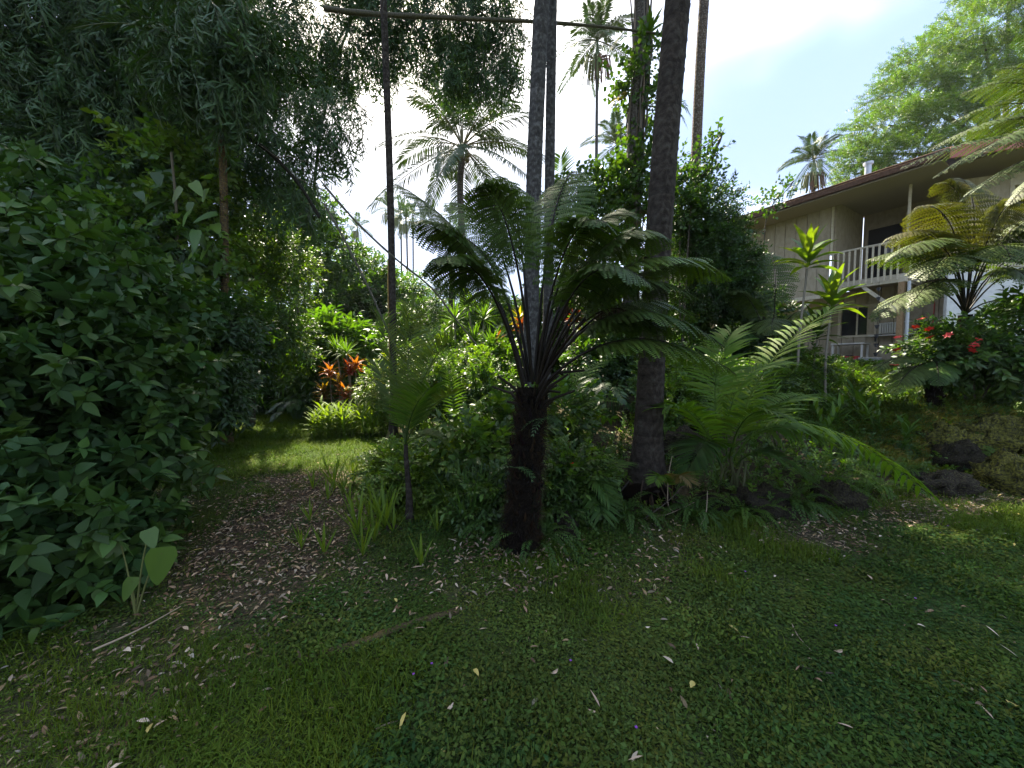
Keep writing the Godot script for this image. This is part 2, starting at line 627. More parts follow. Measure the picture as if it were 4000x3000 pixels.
func lawn() -> void:
	var lm := leaf_mat("turf leaf", 0.7, 0.7, 0.2)
	var near_meshes := [turf(150, 50, 0.15, 0.045, 0.019), turf(60, 130, 0.15, 0.055, 0.014), turf(170, 20, 0.15, 0.04, 0.023)]
	var sets := [[[], []], [[], []], [[], []]]
	var greens := [Color(0.050, 0.098, 0.018), Color(0.066, 0.120, 0.020), Color(0.044, 0.094, 0.024), Color(0.085, 0.118, 0.022)]
	var d := 0.9
	while d < 14.0:
		var st := 0.115 + 0.011 * d
		var x := -1.75 * d - 1.2
		while x < 1.75 * d + 1.2:
			var px := x + rf(-0.5, 0.5) * st
			var pd := d + rf(-0.5, 0.5) * st
			x += st
			if px > -3.2 and pd > edge(px) + 0.15:
				continue
			if px < -13.0 or px > 11.0:
				continue
			var b := bare(px, pd)
			if rng.randf() < b * 0.45:
				continue
			var sc := rf(0.85, 1.25) * (1.0 + 0.055 * d) * lerpf(1.0, 0.55, b)
			var k := wob.get_noise_2d(px * 45.0, pd * 45.0)
			var which := 0 if k > 0.05 else (1 if k < -0.12 else 2)
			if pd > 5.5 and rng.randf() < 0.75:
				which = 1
			var bs := Basis(UP, rf(0, TAU)).scaled(Vector3(sc, sc * rf(0.6, 1.3) * (1.0 + 0.8 * wob.get_noise_2d(px * 90.0 - 50.0, pd * 90.0)), sc))
			var col: Color = greens[rng.randi() % 4]
			col = col.lerp(Color(0.14, 0.16, 0.035), clampf(0.6 * wob.get_noise_2d(px * 34.0 + 90.0, pd * 34.0) + 0.05, 0, 1))
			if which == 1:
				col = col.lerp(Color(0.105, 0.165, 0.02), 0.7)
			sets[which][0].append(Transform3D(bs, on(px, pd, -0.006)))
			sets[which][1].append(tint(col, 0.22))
		d += st * 0.9
	var names := ["clover_and_grass", "short_grass", "low_clover"]
	var labels := ["low clover mixed with grass covering the lawn", "fine short grass growing in the lawn", "dense small round clover leaves in the lawn"]
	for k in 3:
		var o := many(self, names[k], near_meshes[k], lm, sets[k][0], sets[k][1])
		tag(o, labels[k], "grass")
	# dry leaf litter over the bare ground
	var where := []
	var tints := []
	var dry := [Color(0.20, 0.14, 0.085), Color(0.13, 0.085, 0.05), Color(0.32, 0.245, 0.16), Color(0.085, 0.052, 0.03), Color(0.18, 0.14, 0.075)]
	var tries := 0
	while where.size() < 20000 and tries < 200000:
		tries += 1
		var pd := rf(1.2, 7.5)
		var px := rf(-6.5, 8.0)
		if px > -3.2 and pd > edge(px) + 0.5:
			continue
		var b := bare(px, pd)
		if rng.randf() > pow(b, 1.1) + 0.02:
			continue
		var sc := 0.35 + 0.85 * pow(rng.randf(), 2.0)
		where.append(Transform3D(Basis.from_euler(Vector3(rf(-0.4, 0.4), rf(0, TAU), rf(-0.4, 0.4))).scaled(Vector3.ONE * sc), on(px, pd, rf(0.004, 0.02))))
		tints.append(tint(dry[rng.randi() % dry.size()], 0.3))
	for k in 500:
		var a := rf(0, TAU)
		var q := 0.14 + 0.5 * pow(rng.randf(), 1.6)
		where.append(Transform3D(Basis.from_euler(Vector3(rf(-0.5, 0.5), rf(0, TAU), rf(-0.5, 0.5))).scaled(Vector3.ONE * rf(0.5, 1.2)), on(0.07 + cos(a) * q, 3.12 + sin(a) * q, rf(0.01, 0.04))))
		tints.append(tint(dry[rng.randi() % 4], 0.3))
	var li := many(self, "leaf_litter", dry_leaf_mesh(0.05, 0.017, 1.1), leaf_mat("dry leaf", 0.75, 0.25, 0.3), where, tints)
	tag(li, "brown litter of small dry leaves over the bare trail", "litter")
	# single pale leaves one can pick out on the lawn
	var shapes := [dry_leaf_mesh(0.09, 0.024, 1.0), dry_leaf_mesh(0.07, 0.033, 1.6), dry_leaf_mesh(0.12, 0.014, 0.6), dry_leaf_mesh(0.06, 0.028, -1.2)]
	var tones := [plain_mat("leaf tan", Color(0.36, 0.26, 0.17), 0.7), plain_mat("leaf brown", Color(0.22, 0.13, 0.075), 0.7), plain_mat("leaf pale", Color(0.46, 0.37, 0.26), 0.7), plain_mat("leaf yellow", Color(0.36, 0.29, 0.07), 0.7)]
	var texts := ["tan dry leaf lying on the clover lawn", "brown curled dry leaf lying on the clover lawn", "pale bleached dry leaf lying on the clover lawn", "yellowed fallen leaf lying on the clover lawn"]
	for k in 110:
		var pd := pow(rf(1.15, 2.1), 2.0)
		var px := rf(-1.15, 1.4) * (pd + 0.2)
		if pd > edge(px) - 0.1:
			pd = edge(px) - rf(0.15, 1.0)
		var c := rng.randi() % 7
		c = [0, 0, 0, 1, 2, 2, 3][c]
		var o := part(self, numbered("dry_leaf"), shapes[rng.randi() % 4], tones[c], on(px, pd, 0.032))
		o.rotation = Vector3(rf(-0.35, 0.35), rf(0, TAU), rf(-0.35, 0.35))
		o.scale = Vector3.ONE * rf(0.45, 0.85)
		tag(o, texts[c], "leaf", ["tan", "brown", "pale", "yellowed"][c] + " fallen leaves on the lawn")

# ------------------------------------------------------------------ the big tree fern in the bed

func fibrous() -> StandardMaterial3D:
	return mottled("fern trunk", [[0.0, Color(0.005, 0.004, 0.003)], [0.45, Color(0.013, 0.010, 0.007)], [0.65, Color(0.024, 0.018, 0.012)], [1.0, Color(0.055, 0.045, 0.025)]], 0.3, 0.95, 6.0, 0.05, 5, Vector3(1.6, 0.35, 1.6))

func fern_trunk(o: Node3D, at: Vector3, pts: Array, r0: float, r1: float, hairs: int) -> void:
	var g := Geo.new()
	var st := 26
	var line := curve(pts, st)
	var rad := []
	for k in st + 1:
		var t := float(k) / st
		rad.append(lerpf(r0, r1, t) * (1.0 + 0.12 * sin(k * 1.9) * 0.6 + rf(-0.05, 0.05)) + r0 * 0.45 * exp(-t * 12.0))
	g.tube(line, rad, 22, Color.WHITE, 0.16)
	part(o, "trunk", g.mesh(), fibrous(), -at)
	# stubs of old leaf bases all over the trunk
	var sb := Geo.new()
	for k in int(hairs * 0.09):
		var t := rf(0.05, 1.0)
		var q: Vector3 = line[int(t * st)]
		var r: float = rad[int(t * st)]
		var a := rf(0, TAU)
		var out := Vector3(cos(a), 0, sin(a))
		var l := rf(0.03, 0.075)
		sb.tube([q + out * r * 0.85, q + out * (r + l * 0.35) + UP * l * 0.5, q + out * (r + l * rf(0.3, 0.8)) + UP * l * 1.3], [rf(0.012, 0.022), 0.012, 0.003], 5, tint(Color(0.016, 0.012, 0.008), 0.5))
	part(o, "old_leaf_bases", sb.mesh(), leaf_mat("fibre", 0.9, 0.0, 0.2), -at).set_meta("kind", "stuff")
	# aerial root fibres that hang along the trunk
	var f := Geo.new()
	for k in hairs:
		var t := rng.randf()
		var q: Vector3 = line[int(t * st)]
		var r: float = rad[int(t * st)]
		var a := rf(0, TAU)
		var out := Vector3(cos(a), 0, sin(a))
		f.blade(q + out * r * 0.95, (out * rf(0.3, 1.0) + UP * rf(-0.9, 0.5)).normalized(), Vector3(-sin(a), 0.2, cos(a)), rf(0.03, 0.13), rf(0.003, 0.008), 1.6, 2, tint(Color(0.026, 0.019, 0.012), 0.5), 4)
	part(o, "root_fibres", f.mesh(), leaf_mat("fibre", 0.9, 0.0, 0.2), -at).set_meta("kind", "stuff")

func tree_fern() -> void:
	var at := on(0.07, 3.12)
	var top := Vector3(0.172, 1.403, -3.120)
	var o := thing("tree_fern", "big tree fern with dark fibrous trunk and long arching dark fronds", "tree fern", at)
	fern_trunk(o, at, [at - UP * 0.1, Vector3(0.087, 0.360, -3.120), Vector3(0.142, 0.922, -3.120), top], 0.135, 0.105, 3000)
	# stalk base, bend and tip of each frond
	var list := [
		[Vector3(0.113, 1.436, -3.100), Vector3(-0.186, 2.761, -3.300), Vector3(-1.048, 3.249, -3.500), 0.42, 0],
		[Vector3(0.090, 1.422, -3.000), Vector3(-0.205, 2.764, -3.000), Vector3(-0.740, 2.652, -2.800), 0.42, 0],
		[Vector3(0.136, 1.450, -3.200), Vector3(-0.149, 3.040, -3.400), Vector3(-0.821, 2.846, -3.800), 0.4, 0],
		[Vector3(0.156, 1.450, -3.200), Vector3(-0.070, 3.168, -3.600), Vector3(-0.661, 3.422, -4.300), 0.4, 0],
		[Vector3(0.090, 1.422, -3.000), Vector3(-0.158, 2.518, -2.800), Vector3(-0.526, 2.299, -2.500), 0.42, 0],
		[Vector3(0.168, 1.450, -3.200), Vector3(0.102, 3.249, -3.500), Vector3(-0.136, 3.728, -4.300), 0.4, 0],
		[Vector3(0.196, 1.462, -3.200), Vector3(0.306, 3.202, -3.400), Vector3(0.651, 3.627, -4.000), 0.38, 0],
		[Vector3(0.171, 1.455, -3.100), Vector3(0.033, 2.907, -3.000), Vector3(-0.225, 2.919, -2.800), 0.4, 0],
		[Vector3(0.213, 1.453, -3.150), Vector3(0.445, 3.032, -3.200), Vector3(1.065, 2.880, -3.300), 0.36, 0],
		[Vector3(0.209, 1.455, -3.100), Vector3(0.600, 2.907, -3.000), Vector3(1.224, 2.551, -2.900), 0.36, 0],
		[Vector3(0.229, 1.443, -3.100), Vector3(0.711, 2.835, -3.000), Vector3(1.735, 2.293, -3.000), 0.36, 1],
		[Vector3(0.229, 1.436, -3.100), Vector3(0.700, 2.616, -3.100), Vector3(1.461, 2.147, -3.000), 0.34, 0],
		[Vector3(0.229, 1.416, -3.100), Vector3(0.728, 2.411, -2.900), Vector3(1.582, 1.748, -2.800), 0.34, 0],
		[Vector3(0.241, 1.397, -3.100), Vector3(0.839, 2.128, -2.900), Vector3(1.736, 1.537, -2.900), 0.36, 1],
		[Vector3(0.236, 1.410, -3.200), Vector3(0.921, 2.578, -3.500), Vector3(1.906, 2.071, -3.900), 0.34, 0],
		[Vector3(0.223, 1.446, -3.300), Vector3(0.589, 3.082, -3.600), Vector3(1.555, 2.802, -4.300), 0.36, 0],
		[Vector3(0.203, 1.441, -3.000), Vector3(0.476, 2.615, -2.700), Vector3(0.871, 2.125, -2.400), 0.36, 0],
		[Vector3(0.202, 1.455, -3.100), Vector3(0.381, 2.907, -3.000), Vector3(0.649, 2.577, -2.600), 0.36, 0],
		[Vector3(0.236, 1.410, -3.200), Vector3(0.726, 2.339, -3.200), Vector3(1.432, 1.856, -3.300), 0.36, 0],
		[Vector3(0.233, 1.441, -3.150), Vector3(0.881, 2.572, -3.200), Vector3(1.721, 2.522, -3.300), 0.36, 1],
	]
	var lm := leaf_mat("fern leaf", 0.5, 0.65, 0.35)
	for f in list:
		var g := Geo.new()
		var col := Color(0.060, 0.100, 0.024) if f[4] == 0 else Color(0.095, 0.150, 0.028)
		lacy(g, f[0], f[1], f[2], f[3], 25, 0.37, 19, 0.8, col, Color(0.014, 0.010, 0.007), 0.015)
		part(o, "frond", g.mesh(), lm, -at)
	# old brown fronds that have folded down under the crown
	for f in [[Vector3(0.210, 1.436, -3.100), Vector3(0.741, 2.354, -3.100), Vector3(1.075, 1.931, -3.050)], [Vector3(0.216, 1.430, -3.200), Vector3(0.584, 2.522, -3.300), Vector3(0.901, 2.136, -3.400)], [Vector3(0.176, 1.430, -3.200), Vector3(0.372, 2.606, -3.600), Vector3(0.726, 2.012, -3.800)]]:
		var g := Geo.new()
		lacy(g, f[0], f[1], f[2], 0.5, 13, 0.17, 11, 2.2, BROWN * 0.8, Color(0.02, 0.014, 0.01), 0.011, 0.6)
		part(o, "withered_frond", g.mesh(), leaf_mat("dead fern", 0.8, 0.3, 0.2), -at).set_meta("label", "brown withered frond hanging under the crown")
	# cut-off stalks of earlier fronds
	for k in 16:
		var a := rf(0, TAU)
		var out := Vector3(cos(a), 0, sin(a))
		var p := top + out * 0.09 - UP * rf(0.0, 0.22)
		var l := rf(0.12, 0.42)
		var g := Geo.new()
		g.tube([p, p + (out * 0.7 + UP * 0.7) * l * 0.5, p + (out * 0.95 + UP * rf(0.2, 0.9)) * l], [0.016, 0.013, 0.009], 6, Color(0.016, 0.012, 0.009))
		part(o, "stalk_stub", g.mesh(), leaf_mat("stalk", 0.8, 0.0, 0.3), -at)
	# small ferns that have settled on the trunk
	for q in [Vector3(0.259, 1.160, -2.980), Vector3(0.022, 0.770, -2.950)]:
		var p: Vector3 = q
		var g := Geo.new()
		for k in 4:
			var out := Vector3(rf(-1, 1), rf(-0.2, 0.3), rf(0.1, 1)).normalized()
			feather(g, p, p + out * 0.1 + UP * 0.02, p + out * 0.17 - UP * 0.06, 0.15, 7, 0.05, 0.012, 0.4, 0.1, DARK, DARK, 0.003, 2)
		part(o, "perching_fern", g.mesh(), leaf_mat("leaf", 0.45, 0.75), -at)

# ------------------------------------------------------------------ palms

func ring_bark(called: String, base: Color, light: Color, size := 0.5) -> StandardMaterial3D:
	return mottled(called, [[0.0, base * 0.5], [0.35, base * 0.85], [0.5, base * 1.1], [0.62, base * 1.6], [0.72, light * 0.6], [1.0, light]], size * 0.9, 0.9, 1.5, 0.014, 5, Vector3(1.0, 0.7, 1.0))

# ringed stem: a tube with a shallow step at each old leaf scar
func stem(g: Geo, pts: Array, r0: float, r1: float, flare: float, gap: float, sides := 18) -> void:
	var fine := curve(pts, 200)
	var l := 0.0
	for k in 200:
		l += (fine[k + 1] - fine[k]).length()
	var line := []
	var rad := []
	var tones := []
	var s := 0.0
	var k := 0
	while s < l:
		var t := s / l
		var p: Vector3 = fine[mini(int(t * 200.0), 199)].lerp(fine[mini(int(t * 200.0) + 1, 200)], fmod(t * 200.0, 1.0))
		var r := lerpf(r0, r1, t) + flare * exp(-s * 3.2)
		line.append(p); rad.append(r * 1.0)
		tones.append(Color.WHITE * rf(0.75, 1.1))
		var p2: Vector3 = p + (fine[mini(int(t * 200.0) + 1, 200)] - fine[mini(int(t * 200.0), 199)]).normalized() * gap * 0.12
		line.append(p2); rad.append(r * 1.04)
		tones.append(Color(1.75, 1.7, 1.55) * rf(0.7, 1.15))
		line.append(p2 + (p2 - p) * 0.6); rad.append(r * 1.0)
		tones.append(Color.WHITE * rf(0.6, 0.95))
		s += gap * rf(0.75, 1.25)
		k += 1
	g.tube(line, rad, sides, Color.WHITE, 0.012, tones)

var frond_set := {}

# shared fronds of one style, from steep to hanging
func fronds_of(style: String) -> Array:
	if frond_set.has(style):
		return frond_set[style]
	var out := []
	for k in 5:
		for seeded in 2:
			var el: float = [1.35, 1.0, 0.62, 0.22, -0.25][k]
			var d0 := Vector3(0, sin(el), -cos(el))
			var g := Geo.new()
			if style == "feather":
				var l := rf(2.2, 2.5)
				feather(g, Vector3.ZERO, d0 * l * 0.6, d0 * l * 0.85 + Vector3(0, -0.55 * l * cos(el), -0.25 * l * cos(el)), 0.1, 40, 0.56, 0.062, 0.75, 0.12, Color(0.055, 0.095, 0.024), Color(0.09, 0.10, 0.03), 0.03, 2)
			elif style == "coconut":
				var l := rf(3.2, 3.7)
				feather(g, Vector3.ZERO, d0 * l * 0.55, d0 * l * 0.8 + Vector3(0, -0.5 * l * cos(el), -0.3 * l * cos(el)), 0.18, 64, 0.80, 0.042, 1.4, 0.02, Color(0.048, 0.078, 0.026), Color(0.13, 0.12, 0.05), 0.032, 3)
			else:
				var l := rf(1.7, 2.0)
				feather(g, Vector3.ZERO, d0 * l * 0.6, d0 * l * 0.85 + Vector3(0, -0.5 * l * cos(el), -0.25 * l * cos(el)), 0.12, 24, 0.46, 0.07, 0.6, 0.15, MID, Color(0.08, 0.09, 0.03), 0.03, 2)
			out.append(g.mesh())
	frond_set[style] = out
	return out

func crown(o: Node3D, top: Vector3, style: String, count: int, size: float, old := 0) -> void:
	var set_ := fronds_of(style)
	var lm := leaf_mat("crown leaf", 0.5, 0.42, 0.4)
	var rot := rf(0, TAU)
	for k in count:
		var step := int(5.0 * k / count)
		var p := part(o, "frond", set_[step * 2 + rng.randi() % 2], lm, top)
		p.rotation = Vector3(rf(-0.1, 0.1), rot + k * 2.4, rf(-0.25, 0.25))
		p.scale = Vector3.ONE * size * rf(0.88, 1.08)
	for k in old:
		var p := part(o, "old_frond", set_[8 + k % 2], leaf_mat("old palm leaf", 0.6, 0.6), top - UP * 0.05)
		p.material_override = leaf_mat("old palm leaf", 0.6, 0.6)
		p.rotation = Vector3(-0.5, rot + 1.2 + k * 2.1, 0)
		p.scale = Vector3.ONE * size * 0.9
		p.set_meta("label", "lower frond of the palm hanging down")

func crownshaft(o: Node3D, p: Vector3, q: Vector3, r: float) -> void:
	var g := Geo.new()
	g.tube(curve([p, p.lerp(q, 0.3), q], 8), [r, r * 1.35, r * 1.4, r * 1.3, r * 1.15, r, r * 0.85, r * 0.75, r * 0.6], 10, Color(0.10, 0.14, 0.06))
	part(o, "crownshaft", g.mesh(), leaf_mat("crownshaft", 0.5, 0.0))

func fruit_bunch(o: Node3D, p: Vector3, side: float, size: float, col: Color) -> void:
	var g := Geo.new()
	for k in 46:
		var a := rf(0, TAU)
		var out := Vector3(cos(a) * 0.6 + side, 0, sin(a) * 0.6)
		var q := p + out * size * rf(0.35, 0.6) + UP * rf(-0.05, 0.1) * size
		g.tube([p, q, q + out * size * 0.12 - UP * size * rf(0.5, 1.0)], [0.016 * size, 0.02 * size, 0.028 * size], 3, tint(col, 0.3))
	part(o, "fruit_bunch", g.mesh(), leaf_mat("fruit strands", 0.6, 0.4))

func palms() -> void:
	var grey := ring_bark("grey palm bark", Color(0.058, 0.055, 0.050), Color(0.19, 0.19, 0.18), 0.7)
	var dark := ring_bark("dark palm bark", Color(0.034, 0.028, 0.022), Color(0.085, 0.08, 0.062), 0.6)
	# the stout palm whose roots show at its foot
	var at := on(1.566, 4.250)
	var o := thing("palm_tree", "stout dark palm trunk with exposed root mass among lava rocks", "palm", at)
	var g := Geo.new()
	stem(g, [at + UP * 0.16, Vector3(1.582, 1.000, -4.250), Vector3(1.630, 2.582, -4.250), Vector3(1.707, 4.103, -4.250), Vector3(1.806, 5.568, -4.250), Vector3(1.908, 7.118, -4.250), Vector3(2.169, 9.653, -4.250)], 0.150, 0.118, 0.10, 0.19, 22)
	part(o, "trunk", g.mesh(), dark, -at)
	var r := Geo.new()
	r.lump(at + Vector3(0, 0.02, 0), Vector3(0.32, 0.26, 0.3), wob, 0.5, 220.0, 14, Color(0.7, 0.6, 0.5))
	part(o, "root_ball", r.mesh(), fibrous(), -at)
	for k in 70:
		var a := rf(0, TAU)
		var out := Vector3(cos(a), 0, sin(a))
		var p := at + out * rf(0.17, 0.24) + UP * rf(0.16, 0.3)
		var h := Geo.new()
		var l := rf(0.22, 0.42)
		h.tube([p, p + out * l * 0.35 - UP * l * 0.35, p + out * l * rf(0.5, 0.75) - UP * (l * 0.9)], [0.011, 0.010, 0.006], 4, tint(Color(0.05, 0.038, 0.026), 0.4))
		part(o, "root", h.mesh(), leaf_mat("fibre", 0.9, 0.0, 0.2), -at)
	crown(o, Vector3(2.169, 9.653, -4.250) - at, "feather", 13, 1.1)
	# two pale trunks close together behind the fern
	var pa := on(0.346, 6.900)
	o = thing("palm_tree", "thicker pale grey palm trunk of the pair rising behind the tree fern", "palm", pa)
	g = Geo.new()
	stem(g, [pa, Vector3(0.351, 2.349, -6.900), Vector3(0.395, 4.851, -6.900), Vector3(0.456, 6.467, -6.900), Vector3(0.532, 8.043, -6.900), Vector3(0.740, 10.334, -6.900), Vector3(1.013, 13.262, -6.900)], 0.142, 0.132, 0.05, 0.22)
	part(o, "trunk", g.mesh(), grey, -pa)
	crown(o, Vector3(1.013, 13.262, -6.900) - pa, "feather", 12, 1.2)
	var pb := on(0.658, 7.500)
	o = thing("palm_tree", "slimmer pale grey palm trunk of the pair rising behind the tree fern", "palm", pb)
	g = Geo.new()
	stem(g, [pb, Vector3(0.717, 2.414, -7.500), Vector3(0.740, 5.134, -7.500), Vector3(0.757, 6.890, -7.500), Vector3(0.775, 8.603, -7.500), Vector3(0.813, 11.094, -7.500), Vector3(0.893, 13.495, -7.500)], 0.100, 0.092, 0.05, 0.22)
	part(o, "trunk", g.mesh(), grey, -pb)
	crown(o, Vector3(0.893, 13.495, -7.500) - pb, "feather", 12, 1.1)
	# the slim one at the edge of the sunny lawn
	var pc := on(-2.45, 7.55)
	o = thing("palm_tree", "slim straight palm trunk with mossy foot at the lawn's edge", "palm", pc)
	g = Geo.new()
	stem(g, [pc, Vector3(-2.424, 1.483, -7.550), Vector3(-2.413, 3.802, -7.550), Vector3(-2.428, 5.604, -7.550), Vector3(-2.461, 7.361, -7.550), Vector3(-2.492, 8.650, -7.550), Vector3(-2.542, 10.745, -7.550), Vector3(-2.644, 13.574, -7.550)], 0.072, 0.058, 0.05, 0.15, 12)
	part(o, "trunk", g.mesh(), dark, -pc)
	for k in 18:
		var a := rf(0, TAU)
		var out := Vector3(cos(a), 0, sin(a))
		var h := Geo.new()
		h.tube([pc + out * 0.06 + UP * rf(0.1, 0.45), pc + out * 0.13 + UP * 0.08, pc + out * rf(0.2, 0.34) - UP * 0.03], [0.016, 0.018, 0.012], 5, Color(0.12, 0.11, 0.035))
		part(o, "root", h.mesh(), leaf_mat("mossy root", 0.9, 0.0), -pc)
	var v := Geo.new()
	v.tube(curve([Vector3(-2.483, 0.544, -7.480), Vector3(-2.467, 1.856, -7.470), Vector3(-2.475, 2.961, -7.470), Vector3(-2.462, 3.688, -7.470)], 24), radii(24, 0.016, 0.010), 5, Color(0.22, 0.15, 0.04), 0.3)
	part(o, "climbing_root", v.mesh(), leaf_mat("yellow root", 0.8, 0.0), -pc)
	crown(o, Vector3(-2.644, 13.574, -7.550) - pc, "feather", 10, 0.9)
	# ringed palm seen against the sky
	var pd := on(4.572, 9.500)
	o = thing("palm_tree", "slender banded palm trunk against the pale blue sky", "palm", pd)
	g = Geo.new()
	stem(g, [pd, Vector3(4.545, 4.714, -9.500), Vector3(4.577, 6.638, -9.500), Vector3(4.622, 8.849, -9.500), Vector3(4.681, 10.470, -9.500), Vector3(4.776, 13.107, -9.500), Vector3(5.015, 17.656, -9.500)], 0.125, 0.10, 0.03, 0.16, 16)
	part(o, "trunk", g.mesh(), ring_bark("banded bark", Color(0.10, 0.075, 0.055), Color(0.36, 0.33, 0.29), 0.35), -pd)
	crown(o, Vector3(5.015, 17.656, -9.500) - pd, "feather", 11, 1.0)
	# palm trunk at the edge of the bamboo
	var pe := on(-5.673, 7.300)
	o = thing("palm_tree", "straight mossy palm trunk with orange lichen standing under the bamboo", "palm", pe)
	g = Geo.new()
	stem(g, [pe, Vector3(-5.599, 2.841, -7.300), Vector3(-5.546, 4.606, -7.300), Vector3(-5.534, 5.557, -7.300), Vector3(-5.525, 6.411, -7.300), Vector3(-5.522, 7.337, -7.300)], 0.074, 0.062, 0.05, 0.14, 12)
	part(o, "trunk", g.mesh(), mottled("lichen bark", [[0.0, Color(0.03, 0.026, 0.02)], [0.45, Color(0.075, 0.062, 0.045)], [0.6, Color(0.16, 0.09, 0.03)], [0.8, Color(0.11, 0.12, 0.04)], [1.0, Color(0.3, 0.3, 0.25)]], 0.5, 0.9, 2.0, 0.02), -pe)
	crown(o, Vector3(-5.522, 7.337, -7.300) - pe, "feather", 10, 0.7)
	# coconut palm
	var pf := on(-3.098, 24.000)
	o = thing("coconut_palm", "coconut palm with long drooping leaves against the white sky", "palm", pf)
	g = Geo.new()
	stem(g, [pf, Vector3(-3.126, 4.501, -24.000), Vector3(-3.205, 10.045, -24.000), Vector3(-3.273, 12.909, -24.000), Vector3(-3.114, 14.751, -24.000)], 0.27, 0.19, 0.06, 0.3, 14)
	part(o, "trunk", g.mesh(), ring_bark("coconut bark", Color(0.10, 0.085, 0.07), Color(0.26, 0.25, 0.22), 0.6), -pf)
	crown(o, Vector3(-3.110, 15.230, -24.000) - pf, "coconut", 24, 1.62, 3)
	for k in 7:
		var h := Geo.new()
		var a := rf(0, TAU)
		h.lump(Vector3(-3.113, 14.892, -24.000) - pf + Vector3(cos(a) * 0.42, rf(-0.5, 0.0), sin(a) * 0.42), Vector3(0.15, 0.19, 0.15), wob, 0.1, 100.0, 7, Color(0.14, 0.12, 0.03))
		part(o, "coconut", h.mesh(), leaf_mat("coconut husk", 0.5, 0.0))
	for k in 9:
		var h := Geo.new()
		var a := rf(0, TAU)
		var out := Vector3(cos(a), 0, sin(a))
		h.tube([Vector3(0, 0, 0), out * 0.4 + UP * 0.25, out * 0.9 - UP * 0.4], [0.04, 0.03, 0.015], 4, Color(0.2, 0.12, 0.05))
		part(o, "flower_stalk", h.mesh(), leaf_mat("fruit strands", 0.6, 0.4), Vector3(-3.111, 15.118, -24.000) - pf)
	# the far palms
	far_palm("tall slim palm with red and green fruit bunches below its crown", Vector3(5.308, 13.704, -24.000), Vector3(5.284, 20.600, -24.000), Vector3(5.300, 21.615, -24.000), 20, 1.2, 2, 0.12)
	far_palm("palm with a full crown half hidden behind the vine covered trunk", Vector3(9.533, 16.814, -34.000), Vector3(9.396, 20.431, -34.000), Vector3(9.385, 21.149, -34.000), 18, 1.35, 0, 0.14)
	far_palm("palm with pale fruit bunches standing beyond the house roof", Vector3(23.844, 15.024, -30.000), Vector3(23.776, 16.624, -30.000), Vector3(23.730, 17.686, -30.000), 17, 1.12, 2, 0.13)
	for q in [[Vector3(-12.359, 9.253, -42.000), Vector3(-12.327, 17.889, -42.000), Vector3(-12.319, 18.391, -42.000), 1.1], [Vector3(-11.085, 8.399, -40.000), Vector3(-11.164, 16.395, -40.000), Vector3(-11.205, 16.922, -40.000), 1.0], [Vector3(-12.114, 9.981, -46.000), Vector3(-12.045, 19.000, -46.000), Vector3(-12.035, 19.660, -46.000), 1.15], [Vector3(-14.198, 9.617, -44.000), Vector3(-14.198, 19.086, -44.000), Vector3(-14.241, 19.716, -44.000), 1.15], [Vector3(-7.834, 10.346, -48.000), Vector3(-7.871, 19.641, -48.000), Vector3(-7.864, 20.446, -48.000), 1.0], [Vector3(-21.417, 9.486, -50.000), Vector3(-20.462, 19.194, -50.000), Vector3(-20.451, 19.674, -50.000), 1.1], [Vector3(-22.111, 7.795, -34.000), Vector3(-22.016, 15.396, -34.000), Vector3(-22.036, 16.004, -34.000), 1.0], [Vector3(-23.773, 8.524, -38.000), Vector3(-23.607, 16.338, -38.000), Vector3(-23.592, 16.792, -38.000), 1.0]]:
		far_palm("distant slim palm in the group beyond the trees", q[0], q[1], q[2], 11, q[3], 1, 0.11, "distant palms beyond the trees")

func far_palm(label: String, foot: Vector3, neck: Vector3, top: Vector3, count: int, size: float, fruit: int, r: float, group := "") -> void:
	var at := Vector3(foot.x, 0.0, foot.z)
	var o := thing("palm_tree", label, "palm", at, group)
	var g := Geo.new()
	stem(g, [at, foot, foot.lerp(neck, 0.5), neck], r, r * 0.75, 0.05, 0.35, 8)
	part(o, "trunk", g.mesh(), mats["grey palm bark"], -at)
	crownshaft(o, neck - at, top - at, r * 0.8)
	crown(o, top - at, "feather" if size > 1.05 and group == "" else "small", count, size)
	for k in fruit:
		fruit_bunch(o, neck - at - UP * 0.1, -0.45 if k % 2 == 0 else 0.45, 1.3, Color(0.20, 0.22, 0.08) if k % 2 == 0 else Color(0.24, 0.12, 0.07))

# ------------------------------------------------------------------ bamboo overhead

